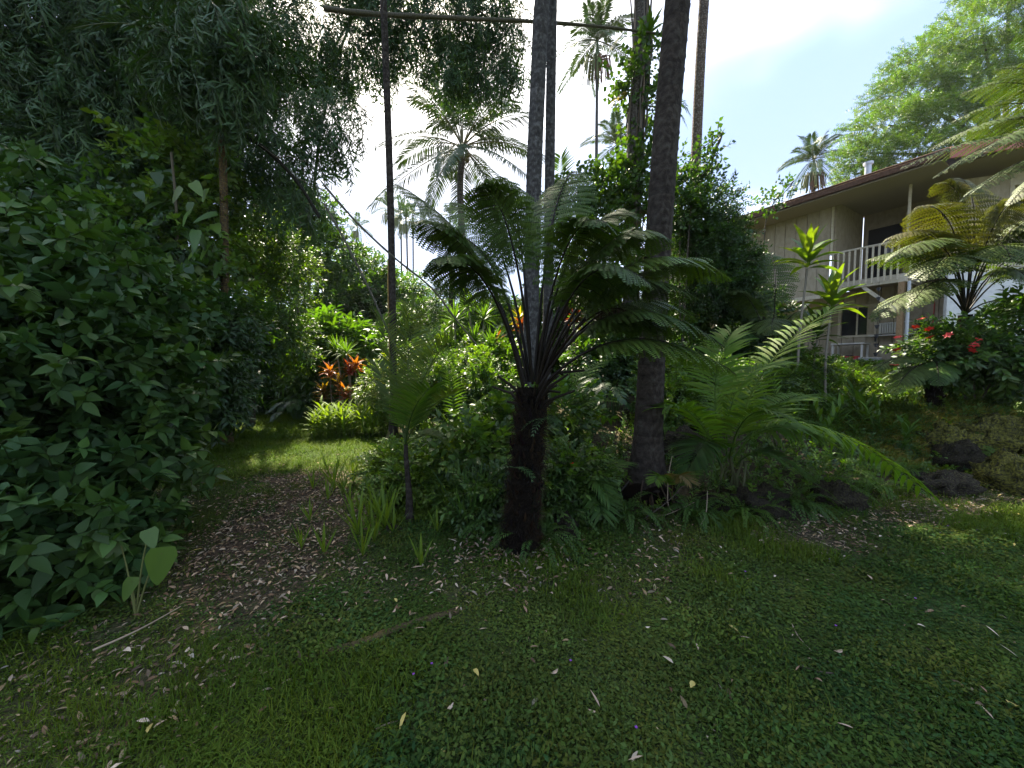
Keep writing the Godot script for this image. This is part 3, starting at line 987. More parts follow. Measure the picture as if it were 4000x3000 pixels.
func bamboo() -> void:
	var leaf := Geo.new()
	for k in 15:
		var t := k / 15.0
		var p := Vector3(0, -0.18 * t * t, -0.42 * t)
		var a := rf(-1.3, 1.3)
		leaf.blade(p, Vector3(sin(a), rf(-0.75, 0.05), -cos(a)).normalized(), UP, rf(0.15, 0.24), rf(0.022, 0.032), 0.9, 2, tint(Color(1, 1, 1), 0.3), 0)
	leaf.tube([Vector3.ZERO, Vector3(0, -0.045, -0.21), Vector3(0, -0.18, -0.42)], [0.005, 0.004, 0.002], 3, Color(0.8, 0.6, 0.3))
	var lm := leaf_mat("bamboo leaf", 0.45, 0.6, 0.4)
	var spray := leaf.mesh()
	var culm_m := mottled("bamboo culm", [[0.0, Color(0.05, 0.05, 0.035)], [0.5, Color(0.10, 0.095, 0.06)], [1.0, Color(0.2, 0.18, 0.12)]], 0.4, 0.6, 0.5)
	var stands := [
		["tall bamboo clump leaning over the sunny lawn with hanging leaves", on(-9.115, 12.000), [
			[Vector3(-8.190, 9.917, -10.000), Vector3(2.2, 2.0, 1.5)], [Vector3(-6.931, 9.810, -10.600), Vector3(1.9, 2.0, 1.4)], [Vector3(-6.074, 10.951, -11.400), Vector3(1.6, 1.9, 1.3)], [Vector3(-4.551, 7.466, -9.400), Vector3(0.8, 1.1, 0.8)], [Vector3(-5.629, 6.585, -9.000), Vector3(1.25, 1.15, 1.0)],
			[Vector3(-4.772, 5.359, -8.400), Vector3(0.75, 0.75, 0.7)], [Vector3(-7.460, 7.137, -9.400), Vector3(1.5, 1.4, 1.2)], [Vector3(-5.178, 11.306, -12.000), Vector3(0.8, 1.4, 0.9)],
			[Vector3(-8.075, 14.321, -11.000), Vector3(3.0, 2.6, 2.2)], [Vector3(-5.951, 16.056, -12.500), Vector3(2.6, 2.2, 2.2)]], 4700, [[on(-9.716, 12.000), Vector3(-9.265, 8.374, -11.500), Vector3(-7.634, 12.366, -11.000), Vector3(-6.026, 13.836, -11.000)], [on(-9.181, 12.500), Vector3(-8.534, 7.964, -12.000), Vector3(-6.994, 11.644, -11.600), Vector3(-5.465, 14.149, -12.000)], [on(-8.212, 12.000), Vector3(-7.669, 6.335, -11.500), Vector3(-6.559, 9.359, -11.000), Vector3(-5.460, 10.874, -11.000)]]],
		["bamboo spray arching across the sky above the coconut palm", on(-7.885, 13.500), [
			[Vector3(-3.595, 12.084, -11.800), Vector3(1.3, 1.4, 1.0)], [Vector3(-2.192, 12.018, -11.800), Vector3(1.45, 1.45, 1.0)], [Vector3(-0.928, 11.884, -11.800), Vector3(1.2, 1.6, 1.0)], [Vector3(-0.085, 11.279, -11.800), Vector3(0.65, 1.3, 0.7)], [Vector3(-1.668, 10.308, -11.500), Vector3(1.2, 0.65, 0.8)], [Vector3(-0.704, 10.176, -11.500), Vector3(0.7, 0.6, 0.6)], [Vector3(-3.898, 10.874, -11.800), Vector3(0.5, 0.9, 0.6)],
			[Vector3(-3.339, 16.172, -12.600), Vector3(2.5, 2.2, 2.0)], [Vector3(-0.830, 15.476, -12.600), Vector3(1.7, 2.0, 1.7)], [Vector3(1.819, 15.918, -12.500), Vector3(1.7, 1.5, 1.6)], [Vector3(-4.704, 13.814, -12.200), Vector3(1.3, 1.4, 1.2)]], 4000, [[on(-7.885, 13.500), Vector3(-7.014, 9.257, -13.000), Vector3(-4.992, 12.989, -12.500), Vector3(-3.204, 13.882, -12.000), Vector3(-0.359, 11.644, -11.600)], [on(-7.826, 14.000), Vector3(-6.794, 9.552, -13.500), Vector3(-4.262, 14.214, -12.600), Vector3(-1.655, 12.534, -12.000), Vector3(-0.920, 9.782, -11.600)]]],
		["dark bamboo mass hanging over the big leaved bush", on(-10.446, 9.000), [
			[Vector3(-9.972, 8.527, -8.000), Vector3(2.6, 2.3, 1.9)], [Vector3(-9.008, 8.378, -8.500), Vector3(2.3, 2.2, 1.8)], [Vector3(-8.417, 7.531, -9.000), Vector3(1.9, 1.7, 1.5)], [Vector3(-9.524, 6.593, -8.000), Vector3(2.3, 1.5, 1.7)], [Vector3(-9.085, 4.898, -7.000), Vector3(1.6, 1.2, 1.4)], [Vector3(-8.824, 5.370, -8.000), Vector3(1.7, 1.1, 1.3)], [Vector3(-12.156, 6.312, -8.000), Vector3(2.0, 3.0, 2.0)],
			[Vector3(-4.923, 7.314, -6.600), Vector3(0.8, 0.9, 0.6)], [Vector3(-5.043, 6.332, -6.600), Vector3(0.7, 0.6, 0.5)], [Vector3(-5.746, 6.944, -6.800), Vector3(0.8, 0.8, 0.6)], [Vector3(-4.688, 6.944, -6.800), Vector3(0.5, 0.8, 0.5)], [Vector3(-10.585, 12.502, -9.000), Vector3(3.4, 2.6, 2.4)], [Vector3(-9.122, 12.724, -10.000), Vector3(2.4, 2.2, 2.0)]], 9800, [[on(-11.264, 9.500), Vector3(-10.442, 6.373, -9.000), Vector3(-9.175, 9.495, -9.000), Vector3(-8.028, 11.012, -9.000)], [on(-10.980, 10.000), Vector3(-10.388, 6.903, -10.000), Vector3(-8.785, 9.825, -9.500), Vector3(-6.983, 10.610, -9.000)]]],
	]
	for s in stands:
		var at: Vector3 = s[1]
		var o := thing("bamboo_clump", s[0], "bamboo", at)
		for q in s[4]:
			var g := Geo.new()
			var line := curve(q, 30)
			g.tube(line, radii(30, 0.065, 0.02), 8, Color.WHITE, 0.03)
			part(o, "culm", g.mesh(), culm_m, -at)
		var f := fill(s[2], s[3], [DEEP, DARK, DARK, MID * 0.85], 0.8, 1.5, 0.1, 1.1, 0.9)
		many(o, "foliage", spray, lm, f[0], f[1], -at)
	# the long culm that lies across the sky, and thin canes that have come down
	var canes := [
		["long dead bamboo culm lying almost level across the trunks", [Vector3(-4.150, 9.455, -8.600), Vector3(-3.130, 9.339, -8.600), Vector3(-1.060, 9.064, -8.400), Vector3(0.527, 8.821, -8.200), Vector3(1.895, 8.718, -8.200), Vector3(2.875, 8.607, -8.200), Vector3(3.561, 8.532, -8.200)], 0.055, 0.018],
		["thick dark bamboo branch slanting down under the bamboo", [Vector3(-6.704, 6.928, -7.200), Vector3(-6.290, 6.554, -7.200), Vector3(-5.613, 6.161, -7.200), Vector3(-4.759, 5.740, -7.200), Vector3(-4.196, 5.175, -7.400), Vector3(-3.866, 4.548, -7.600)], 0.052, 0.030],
		["thin bamboo cane slanting down past the slim palm to the bed", [Vector3(-3.163, 4.616, -6.400), Vector3(-2.631, 4.006, -6.400), Vector3(-1.983, 3.399, -6.300), Vector3(-1.347, 2.881, -6.200), Vector3(-0.916, 2.337, -6.100), Vector3(-0.568, 1.918, -6.000)], 0.020, 0.012],
		["thin bent cane reaching down beside the small palm", [Vector3(-2.874, 4.057, -5.800), Vector3(-2.524, 3.469, -5.700), Vector3(-2.117, 2.689, -5.600), Vector3(-1.752, 1.925, -5.500), Vector3(-1.326, 1.246, -5.400)], 0.017, 0.010],
		["bare thin cane hanging in the bamboo leaves", [Vector3(-3.934, 12.669, -12.000), Vector3(-2.946, 11.990, -12.000), Vector3(-1.955, 10.894, -12.000), Vector3(-1.243, 9.648, -12.000)], 0.022, 0.010],
	]
	for q in canes:
		var o := thing("bamboo_cane", q[0], "bamboo", q[1][0])
		var g := Geo.new()
		var line := curve(q[1], 28)
		var rad := radii(28, q[2], q[3])
		for k in range(3, 28, 4):
			rad[k] *= 1.22
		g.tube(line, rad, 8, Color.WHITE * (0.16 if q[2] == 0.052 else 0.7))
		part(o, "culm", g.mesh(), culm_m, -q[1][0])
		for k in 7:
			var p: Vector3 = line[4 + k * 3]
			var d: Vector3 = (line[5 + k * 3] - p).normalized()
			var out := (d + Vector3(rf(-0.5, 0.5), rf(-0.1, 0.9), rf(-0.5, 0.5))).normalized()
			var h := Geo.new()
			var l: float = rf(0.2, 0.6) * (q[2] * 20.0 + 0.3)
			h.tube([p, p + out * l * 0.5, p + out * l + d * l * 0.2], [q[3] * 0.4, q[3] * 0.3, q[3] * 0.12], 4, Color.WHITE)
			part(o, "side_twig", h.mesh(), culm_m, -q[1][0])

# ------------------------------------------------------------------ shrubs and trees round the lawn

func woody(called: String, label: String, category: String, at: Vector3, stems: Array, r: float, blobs: Array, twig: Mesh, count: int, palette: Array, a: float, b: float, group := "", rough := 0.45, core := 0.3, fall := 0.3) -> Node3D:
	var o := thing(called, label, category, at, group)
	var bark := mottled("shrub bark", [[0.0, Color(0.03, 0.024, 0.018)], [0.5, Color(0.07, 0.058, 0.045)], [1.0, Color(0.17, 0.15, 0.12)]], 0.3, 0.9, 1.5)
	for q in stems:
		var g := Geo.new()
		g.tube(curve([at - UP * 0.1] + q, 14), radii(14, r, r * 0.3, r * 0.5), 8, Color.WHITE, 0.05)
		part(o, "trunk" if stems.size() == 1 else "stem", g.mesh(), bark, -at)
	# limbs from the stem tops into each mass of leaves
	for q in blobs:
		var s: Array = stems[rng.randi() % stems.size()] if stems.size() else [at]
		var p: Vector3 = s[s.size() - 1]
		var g := Geo.new()
		g.tube(curve([p, p.lerp(q[0], 0.5) - UP * 0.1, q[0]], 6), radii(6, r * 0.45, r * 0.12), 5, Color.WHITE)
		part(o, "limb", g.mesh(), bark, -at)
	var f := fill(blobs, count, palette, a, b, core, fall)
	many(o, "foliage", twig, leaf_mat("leaf", rough, 0.75) if rough == 0.45 else leaf_mat("leaf %.2f" % rough, rough, 0.75), f[0], f[1], -at)
	return o

func thicket() -> void:
	var small := sprig(12, 0.34, 0.10, 0.042, 0, 0.5)
	var round_ := sprig(9, 0.36, 0.13, 0.085, 2, 0.3, 1.0, 3)
	var long_ := sprig(10, 0.42, 0.20, 0.06, 0, 0.9, 0.9, 3)
	var tiny := sprig(16, 0.32, 0.06, 0.03, 2, 0.3)
	# the big leaved bush at the path's edge
	var at := on(-4.2, 3.2)
	var o := thing("big_leaved_bush", "dense bush of large dark glossy oval leaves beside the littered trail", "bush", at)
	var bark := mottled("shrub bark", [[0.0, Color(0.03, 0.024, 0.018)], [0.5, Color(0.07, 0.058, 0.045)], [1.0, Color(0.17, 0.15, 0.12)]], 0.3, 0.9, 1.5)
	var blobs := [[Vector3(-3.528, 0.741, -3.200), Vector3(0.75, 0.7, 0.7)], [Vector3(-3.343, 0.443, -2.500), Vector3(0.75, 0.65, 0.65)], [Vector3(-3.749, 1.430, -3.200), Vector3(1.0, 0.7, 0.9)], [Vector3(-3.968, 1.685, -3.900), Vector3(0.7, 0.65, 0.7)], [Vector3(-3.852, 1.700, -2.900), Vector3(0.9, 0.6, 0.8)], [Vector3(-3.109, 0.144, -2.450), Vector3(0.55, 0.4, 0.5)], [Vector3(-3.096, 0.334, -2.900), Vector3(0.36, 0.38, 0.4)], [Vector3(-4.331, 1.027, -2.800), Vector3(1.0, 1.0, 1.0)], [Vector3(-3.804, 1.063, -3.800), Vector3(0.5, 0.55, 0.55)], [Vector3(-4.262, 2.282, -3.300), Vector3(1.0, 0.6, 0.8)], [Vector3(-4.272, 2.311, -3.900), Vector3(0.9, 0.5, 0.8)], [Vector3(-5.143, 2.867, -3.600), Vector3(1.0, 0.8, 0.9)]]
	for q in blobs:
		var g := Geo.new()
		g.tube(curve([at + Vector3(rf(-0.3, 0.3), -0.05, rf(-0.3, 0.3)), at.lerp(q[0], 0.55) - UP * 0.1, q[0]], 8), radii(8, 0.03, 0.008), 6, Color.WHITE)
		part(o, "stem", g.mesh(), bark, -at)
	var gm := leaf_mat("glossy leaf", 0.42, 0.6, 0.28)
	var f := fill(blobs, 2500, [DEEP, DEEP, DARK, MID], 0.75, 1.2, 0.25, -0.15, 1.3)
	many(o, "foliage", sprig(8, 0.16, 0.125, 0.068, 2, 0.4, 1.15, 5, 0.22), gm, f[0], f[1], -at)
	var one := []
	for k in 6:
		var g := Geo.new()
		g.blade(Vector3.ZERO, Vector3(0, 0.35, -1), UP, rf(0.12, 0.17), rf(0.065, 0.09), rf(0.4, 1.1), 6, tint(Color(1, 1, 1) * [DEEP, DARK, DARK, MID, DEEP, FRESH * 0.8][k], 0.1), 2, 0.25)
		g.tube([Vector3(0, -0.01, 0.03), Vector3(0, 0, -0.02)], [0.003, 0.003], 4, Color(0.06, 0.08, 0.03))
		one.append(g.mesh())
	var made := 0
	while made < 290:
		var q: Array = blobs[rng.randi() % 7]
		var d := Vector3(rng.randfn() + 0.5, rng.randfn() + 0.35, rng.randfn() + 0.7).normalized()
		var p: Vector3 = q[0] + d * q[1] * rf(0.95, 1.12)
		var pick := rng.randi() % 6
		var n := 4 + rng.randi() % 4
		var tw := aimed((d + Vector3(0, rf(-0.2, 0.5), 0)).normalized())
		for k in n:
			var a := TAU * k / n + rf(-0.3, 0.3)
			var out: Vector3 = tw * Vector3(cos(a), sin(a), -0.55)
			var l := part(o, "leaf", one[pick if rng.randf() < 0.7 else rng.randi() % 6], gm, p - at)
			l.basis = aimed(out, rf(-0.5, 0.5)).scaled(Vector3.ONE * rf(0.75, 1.12))
			made += 1
	# low plant with heart shaped leaves at its foot
	var ht := on(-2.42, 2.3)
	o = thing("heart_leaved_plant", "low plant with large yellow green heart shaped leaves on the trail", "plant", ht)
	for q in [[Vector3(-2.230, 0.400, -2.300), Vector3(-0.1, -0.9, 0.12), 0.2, 0.17], [Vector3(-2.356, 0.513, -2.350), Vector3(0.5, -0.6, 0.3), 0.12, 0.1], [Vector3(-2.379, 0.248, -2.250), Vector3(-0.2, -0.9, 0.3), 0.12, 0.08], [Vector3(-2.595, 0.395, -2.400), Vector3(-0.4, -0.6, 0.5), 0.12, 0.09]]:
		var g := Geo.new()
		g.tube(curve([ht, ht.lerp(q[0], 0.5) + UP * 0.06, q[0]], 8), radii(8, 0.006, 0.004), 5, Color(0.12, 0.13, 0.04))
		part(o, "stalk", g.mesh(), leaf_mat("stalk", 0.8, 0.0, 0.3), -ht)
		var h := Geo.new()
		h.blade(q[0] - q[1].normalized() * q[2] * 0.2, q[1], Vector3(0.6, 0.4, 0.7), q[2] * 1.2, q[3] * 1.1, 0.25, 8, FRESH * 0.9, 3, 0.18)
		part(o, "leaf", h.mesh(), leaf_mat("thin leaf", 0.4, 0.95), -ht)
	# under the bamboo
	woody("guava_tree", "leafy understorey tree with fine bright leaves below the bamboo", "tree", on(-6.740, 9.500), [[Vector3(-6.580, 2.631, -9.500), Vector3(-6.572, 3.794, -9.500)]], 0.07, [[Vector3(-6.413, 3.331, -9.500), Vector3(1.2, 1.0, 1.0)], [Vector3(-6.224, 4.395, -10.000), Vector3(1.0, 0.9, 0.9)], [Vector3(-6.555, 2.355, -9.000), Vector3(1.2, 0.8, 1.0)], [Vector3(-5.982, 2.162, -9.500), Vector3(0.9, 0.8, 0.9)], [Vector3(-6.690, 5.119, -10.000), Vector3(0.8, 0.9, 0.9)]], small, 1900, [MID, MID, FRESH, LIME * 0.8], 0.8, 1.3)
	woody("vine_tree", "tree smothered in climbing vines behind the big leaved bush", "tree", on(-6.731, 7.500), [[Vector3(-6.712, 2.414, -7.500), Vector3(-6.696, 4.688, -7.500)]], 0.11, [[Vector3(-6.720, 5.134, -7.500), Vector3(1.0, 0.9, 0.9)], [Vector3(-6.304, 4.239, -7.500), Vector3(0.8, 0.9, 0.8)], [Vector3(-6.664, 3.895, -7.000), Vector3(0.9, 0.8, 0.9)], [Vector3(-5.937, 2.875, -7.000), Vector3(0.9, 0.7, 0.8)], [Vector3(-5.979, 2.693, -6.000), Vector3(0.9, 0.55, 0.7)], [Vector3(-6.478, 5.559, -8.000), Vector3(0.7, 0.9, 0.7)]], round_, 900, [MID, FRESH, LIME, LIME * 0.8], 0.8, 1.35)
	woody("guava_tree", "dark low tree drooping onto the grass beside the trail", "tree", on(-6.344, 7.600), [[Vector3(-6.325, 1.006, -7.600), Vector3(-6.363, 1.672, -7.600)]], 0.05, [[Vector3(-6.083, 1.579, -7.000), Vector3(0.8, 0.7, 0.8)], [Vector3(-6.377, 0.975, -8.000), Vector3(0.55, 0.5, 0.6)], [Vector3(-6.138, 2.273, -7.000), Vector3(0.9, 0.7, 0.8)], [Vector3(-6.533, 1.680, -8.500), Vector3(0.9, 0.7, 0.8)], [Vector3(-5.606, 0.781, -6.700), Vector3(0.55, 0.35, 0.4)], [Vector3(-5.182, 1.001, -6.600), Vector3(0.36, 0.4, 0.35)], [Vector3(-5.237, 1.662, -6.600), Vector3(0.5, 0.5, 0.4)], [Vector3(-5.115, 2.338, -6.800), Vector3(0.5, 0.45, 0.4)]], long_, 1900, [DEEP, DARK, DARK, MID * 0.8], 0.55, 0.9)
	woody("broadleaf_tree", "dim tree filling the gap behind the big leaved bush", "tree", on(-8.129, 6.200), [[Vector3(-8.081, 1.813, -6.200), Vector3(-8.028, 2.578, -6.200)]], 0.08, [[Vector3(-7.867, 3.277, -6.000), Vector3(1.4, 1.0, 1.0)], [Vector3(-9.095, 2.693, -6.000), Vector3(1.4, 1.4, 1.0)], [Vector3(-7.239, 2.922, -6.400), Vector3(1.2, 0.9, 1.0)], [Vector3(-7.800, 2.103, -6.000), Vector3(1.5, 0.9, 1.0)], [Vector3(-6.697, 3.604, -6.600), Vector3(0.9, 0.8, 0.8)]], long_, 2000, [DARK, MID, DARK, FRESH * 0.8], 0.7, 1.15)
	# climbing plant with big lobed leaves
	var cp := on(-6.072, 6.600)
	o = thing("climbing_philodendron", "climbing plant with big bright leaves on the vine smothered tree", "plant", cp)
	var vine := Geo.new()
	vine.tube(curve([cp, Vector3(-5.783, 2.316, -6.600), Vector3(-5.853, 3.445, -6.600), Vector3(-5.848, 4.396, -6.600), Vector3(-5.977, 5.311, -6.700)], 30), radii(30, 0.03, 0.02), 7, Color(0.08, 0.07, 0.04), 0.1)
	part(o, "stem", vine.mesh(), leaf_mat("stalk", 0.8, 0.0, 0.3), -cp)
	for k in 46:
		var t := rng.randf()
		var p: Vector3 = Vector3(-5.786, 4.866, -6.600).lerp(Vector3(-5.514, 2.609, -6.400), t) + Vector3(rf(-0.5, 0.55), rf(-0.2, 0.2), rf(-0.2, 0.3))
		var d := Vector3(rf(-0.8, 0.9), rf(-1.0, -0.1), rf(0.0, 0.8))
		var h := Geo.new()
		h.blade(Vector3.ZERO, d, Vector3(rf(-0.5, 0.3), 0.5, 0.8), rf(0.25, 0.42), rf(0.16, 0.25), 0.5, 6, tint([DARK, MID, FRESH, LIME * 0.8][rng.randi() % 4], 0.2), 3, 0.15)
		part(o, "leaf", h.mesh(), leaf_mat("thin leaf", 0.4, 0.95), p - cp)
	# the dark hedge where the lawn ends
	var hedge := [
		["dark dense tree closing the far end of the lawn", on(-11.739, 21.000), [[Vector3(-11.580, 5.426, -21.000), Vector3(2.64, 2.49, 2.24)], [Vector3(-12.717, 2.321, -21.000), Vector3(2.33, 1.87, 1.98)], [Vector3(-10.596, 3.361, -21.000), Vector3(2.18, 2.02, 1.85)], [Vector3(-12.266, -0.041, -21.000), Vector3(2.33, 1.09, 1.98)]], [DARK, MID, MID, FRESH]],
		["wide dark leafy tree behind the sunny lawn", on(-9.975, 23.000), [[Vector3(-9.820, 6.633, -23.000), Vector3(2.76, 1.99, 2.35)], [Vector3(-8.143, 5.227, -23.000), Vector3(2.45, 1.84, 2.09)], [Vector3(-10.448, 4.097, -23.000), Vector3(2.45, 1.84, 2.09)], [Vector3(-8.679, 6.913, -23.000), Vector3(1.69, 1.23, 1.53)]], [MID, MID, FRESH]],
		["pale green feathery tree behind the slim palm", on(-7.400, 24.000), [[Vector3(-7.596, 5.973, -24.000), Vector3(2.25, 1.50, 1.91)], [Vector3(-6.426, 4.796, -24.000), Vector3(2.25, 1.65, 1.91)], [Vector3(-8.531, 3.613, -24.000), Vector3(2.25, 1.50, 1.91)], [Vector3(-5.984, 4.501, -24.000), Vector3(1.50, 1.05, 1.27)]], [MID, FRESH, FRESH]],
		["low dark tree spreading at the lawn's shaded corner", on(-8.554, 12.500), [[Vector3(-8.526, 1.406, -12.500), Vector3(1.4, 0.9, 1.19)], [Vector3(-9.457, 1.562, -12.500), Vector3(1.4, 1.0, 1.19)], [Vector3(-7.928, 0.623, -12.500), Vector3(1.1, 0.6, 0.94)], [Vector3(-8.879, 0.309, -12.500), Vector3(1.2, 0.5, 1.02)]], [DARK, MID, MID]],
		["rounded mid green tree behind the red leaved plants", on(-6.107, 12.000), [[Vector3(-5.772, 2.012, -12.000), Vector3(1.1, 0.9, 0.94)], [Vector3(-6.386, 1.414, -12.000), Vector3(1.0, 0.8, 0.85)], [Vector3(-5.180, 1.713, -12.000), Vector3(1.0, 0.8, 0.85)]], [MID, FRESH, FRESH]],
		["tall loose tree with sky showing through behind the bamboo", on(-10.965, 18.000), [[Vector3(-11.174, 7.501, -18.000), Vector3(1.8, 1.6, 1.53)], [Vector3(-9.818, 8.581, -18.000), Vector3(1.5, 1.3, 1.27)], [Vector3(-12.088, 6.632, -18.000), Vector3(1.8, 1.5, 1.53)], [Vector3(-8.546, 6.632, -18.000), Vector3(1.6, 1.2, 1.36)]], [DARK, MID, MID]],
		["sunlit yellow green shrub mass beyond the coconut palm", on(-1.153, 20.000), [[Vector3(-1.388, 4.263, -20.000), Vector3(1.4, 0.9, 1.19)], [Vector3(-0.149, 3.771, -20.000), Vector3(1.6, 1.0, 1.36)], [Vector3(-0.398, 2.782, -20.000), Vector3(2.0, 1.0, 1.70)], [Vector3(-2.138, 3.277, -20.000), Vector3(1.5, 1.0, 1.27)]], [FRESH, LIME * 0.9, MID]],
		["bright shrub mass behind the twin palm trunks", on(1.532, 13.000), [[Vector3(1.517, 3.011, -13.000), Vector3(1.4, 1.1, 1.19)], [Vector3(2.478, 3.650, -13.000), Vector3(1.3, 1.1, 1.10)], [Vector3(0.713, 2.046, -13.000), Vector3(1.3, 0.9, 1.10)], [Vector3(2.977, 2.369, -13.000), Vector3(1.4, 1.1, 1.19)]], [MID, FRESH, LIME * 0.9]],
		["broad green tree at the end of the garden behind the dracaenas", on(-4.191, 19.000), [[Vector3(-4.151, 3.662, -19.000), Vector3(2.0, 1.2, 1.70)], [Vector3(-5.107, 2.723, -19.000), Vector3(2.0, 1.1, 1.70)], [Vector3(-2.981, 2.488, -19.000), Vector3(2.0, 1.1, 1.70)], [Vector3(-6.065, 2.016, -19.000), Vector3(2.2, 1.1, 1.87)]], [MID, FRESH, FRESH * 0.8]],
	]
	for q in hedge:
		var bl: Array = q[2]
		var ft: Vector3 = q[1]
		woody("broadleaf_tree", q[0], "tree", ft, [[ft.lerp(bl[0][0], 0.5), bl[0][0]]], 0.09, bl, round_ if rng.randf() < 0.5 else long_, 2300, q[3], 0.95, 1.6)
	# a stump grown over with vines
	var st := on(-2.607, 16.000)
	woody("vine_covered_stump", "tall stump wrapped in vines like a green pillar", "vine", st, [[Vector3(-2.585, 2.942, -16.000), Vector3(-2.562, 5.685, -16.000)]], 0.3, [[Vector3(-2.644, 5.296, -16.000), Vector3(0.65, 0.75, 0.6)], [Vector3(-2.575, 4.123, -16.000), Vector3(0.78, 0.9, 0.7)], [Vector3(-2.585, 2.942, -16.000), Vector3(0.85, 0.9, 0.7)], [Vector3(-2.517, 1.552, -16.000), Vector3(0.9, 0.9, 0.7)]], tiny, 2600, [DARK, MID, FRESH], 0.7, 1.1, "", 0.45, 0.7)

# ------------------------------------------------------------------ the planted bed

func stems_with_leaves(leaves: int, tall: float, length: float, width: float, lean := 0.3) -> ArrayMesh:
	var g := Geo.new()
	var dx := rf(-lean, lean)
	var dz := rf(-lean, lean)
	g.tube([Vector3.ZERO, Vector3(dx * 0.3, tall * 0.5, dz * 0.3), Vector3(dx, tall, dz) * Vector3(1, 1, 1)], [0.008, 0.007, 0.003], 5, Color(0.75, 0.9, 0.6))
	for k in leaves:
		var t := 0.22 + 0.78 * k / leaves
		var a := (0.0 if k % 2 else PI) + rf(-0.4, 0.4) + 0.4
		var p := Vector3(dx * t * t, tall * t, dz * t * t)
		var el := lerpf(0.45, 1.0, t)
		var d := Vector3(cos(a) * cos(el), sin(el), sin(a) * cos(el))
		g.blade(p, d, UP - d * sin(el), length * rf(0.8, 1.1), width * rf(0.85, 1.1), rf(0.5, 1.1), 4, tint(Color(1, 1, 1), 0.2), 0, 0.25)
	return g.mesh()

func tinted(called: String, col: Color, rough := 0.45, through := 0.75) -> StandardMaterial3D:
	if not mats.has(called):
		var m: StandardMaterial3D = leaf_mat("leaf", 0.45, 0.75).duplicate()
		m.resource_name = called
		m.albedo_color = col.linear_to_srgb()
		m.roughness = rough
		m.metallic_specular = 0.3
		m.backlight = Color(minf(1.0, through * 1.22), minf(1.0, through * 1.3), through * 0.5)
		mats[called] = m
	return mats[called]

# palm seedling or clump given by its fronds [foot, bend, tip]
func hero_fronds(o: Node3D, at: Vector3, list: Array, length: float, width: float, pairs: int, col: Color, sag := 0.5, share := 0.25, vee := 0.15, thick := 0.008) -> void:
	for f in list:
		var g := Geo.new()
		var c: Color = f[3] if f.size() > 3 else col
		var big: float = f[4] if f.size() > 4 else 1.0
		feather(g, f[0], f[1], f[2], share, pairs, length * big, width, sag, vee, c, c * 0.8, thick, 4, f[5] if f.size() > 5 else 0.0, 0.85)
		part(o, "frond", g.mesh(), leaf_mat("palm leaf", 0.52, 0.8, 0.3), -at)

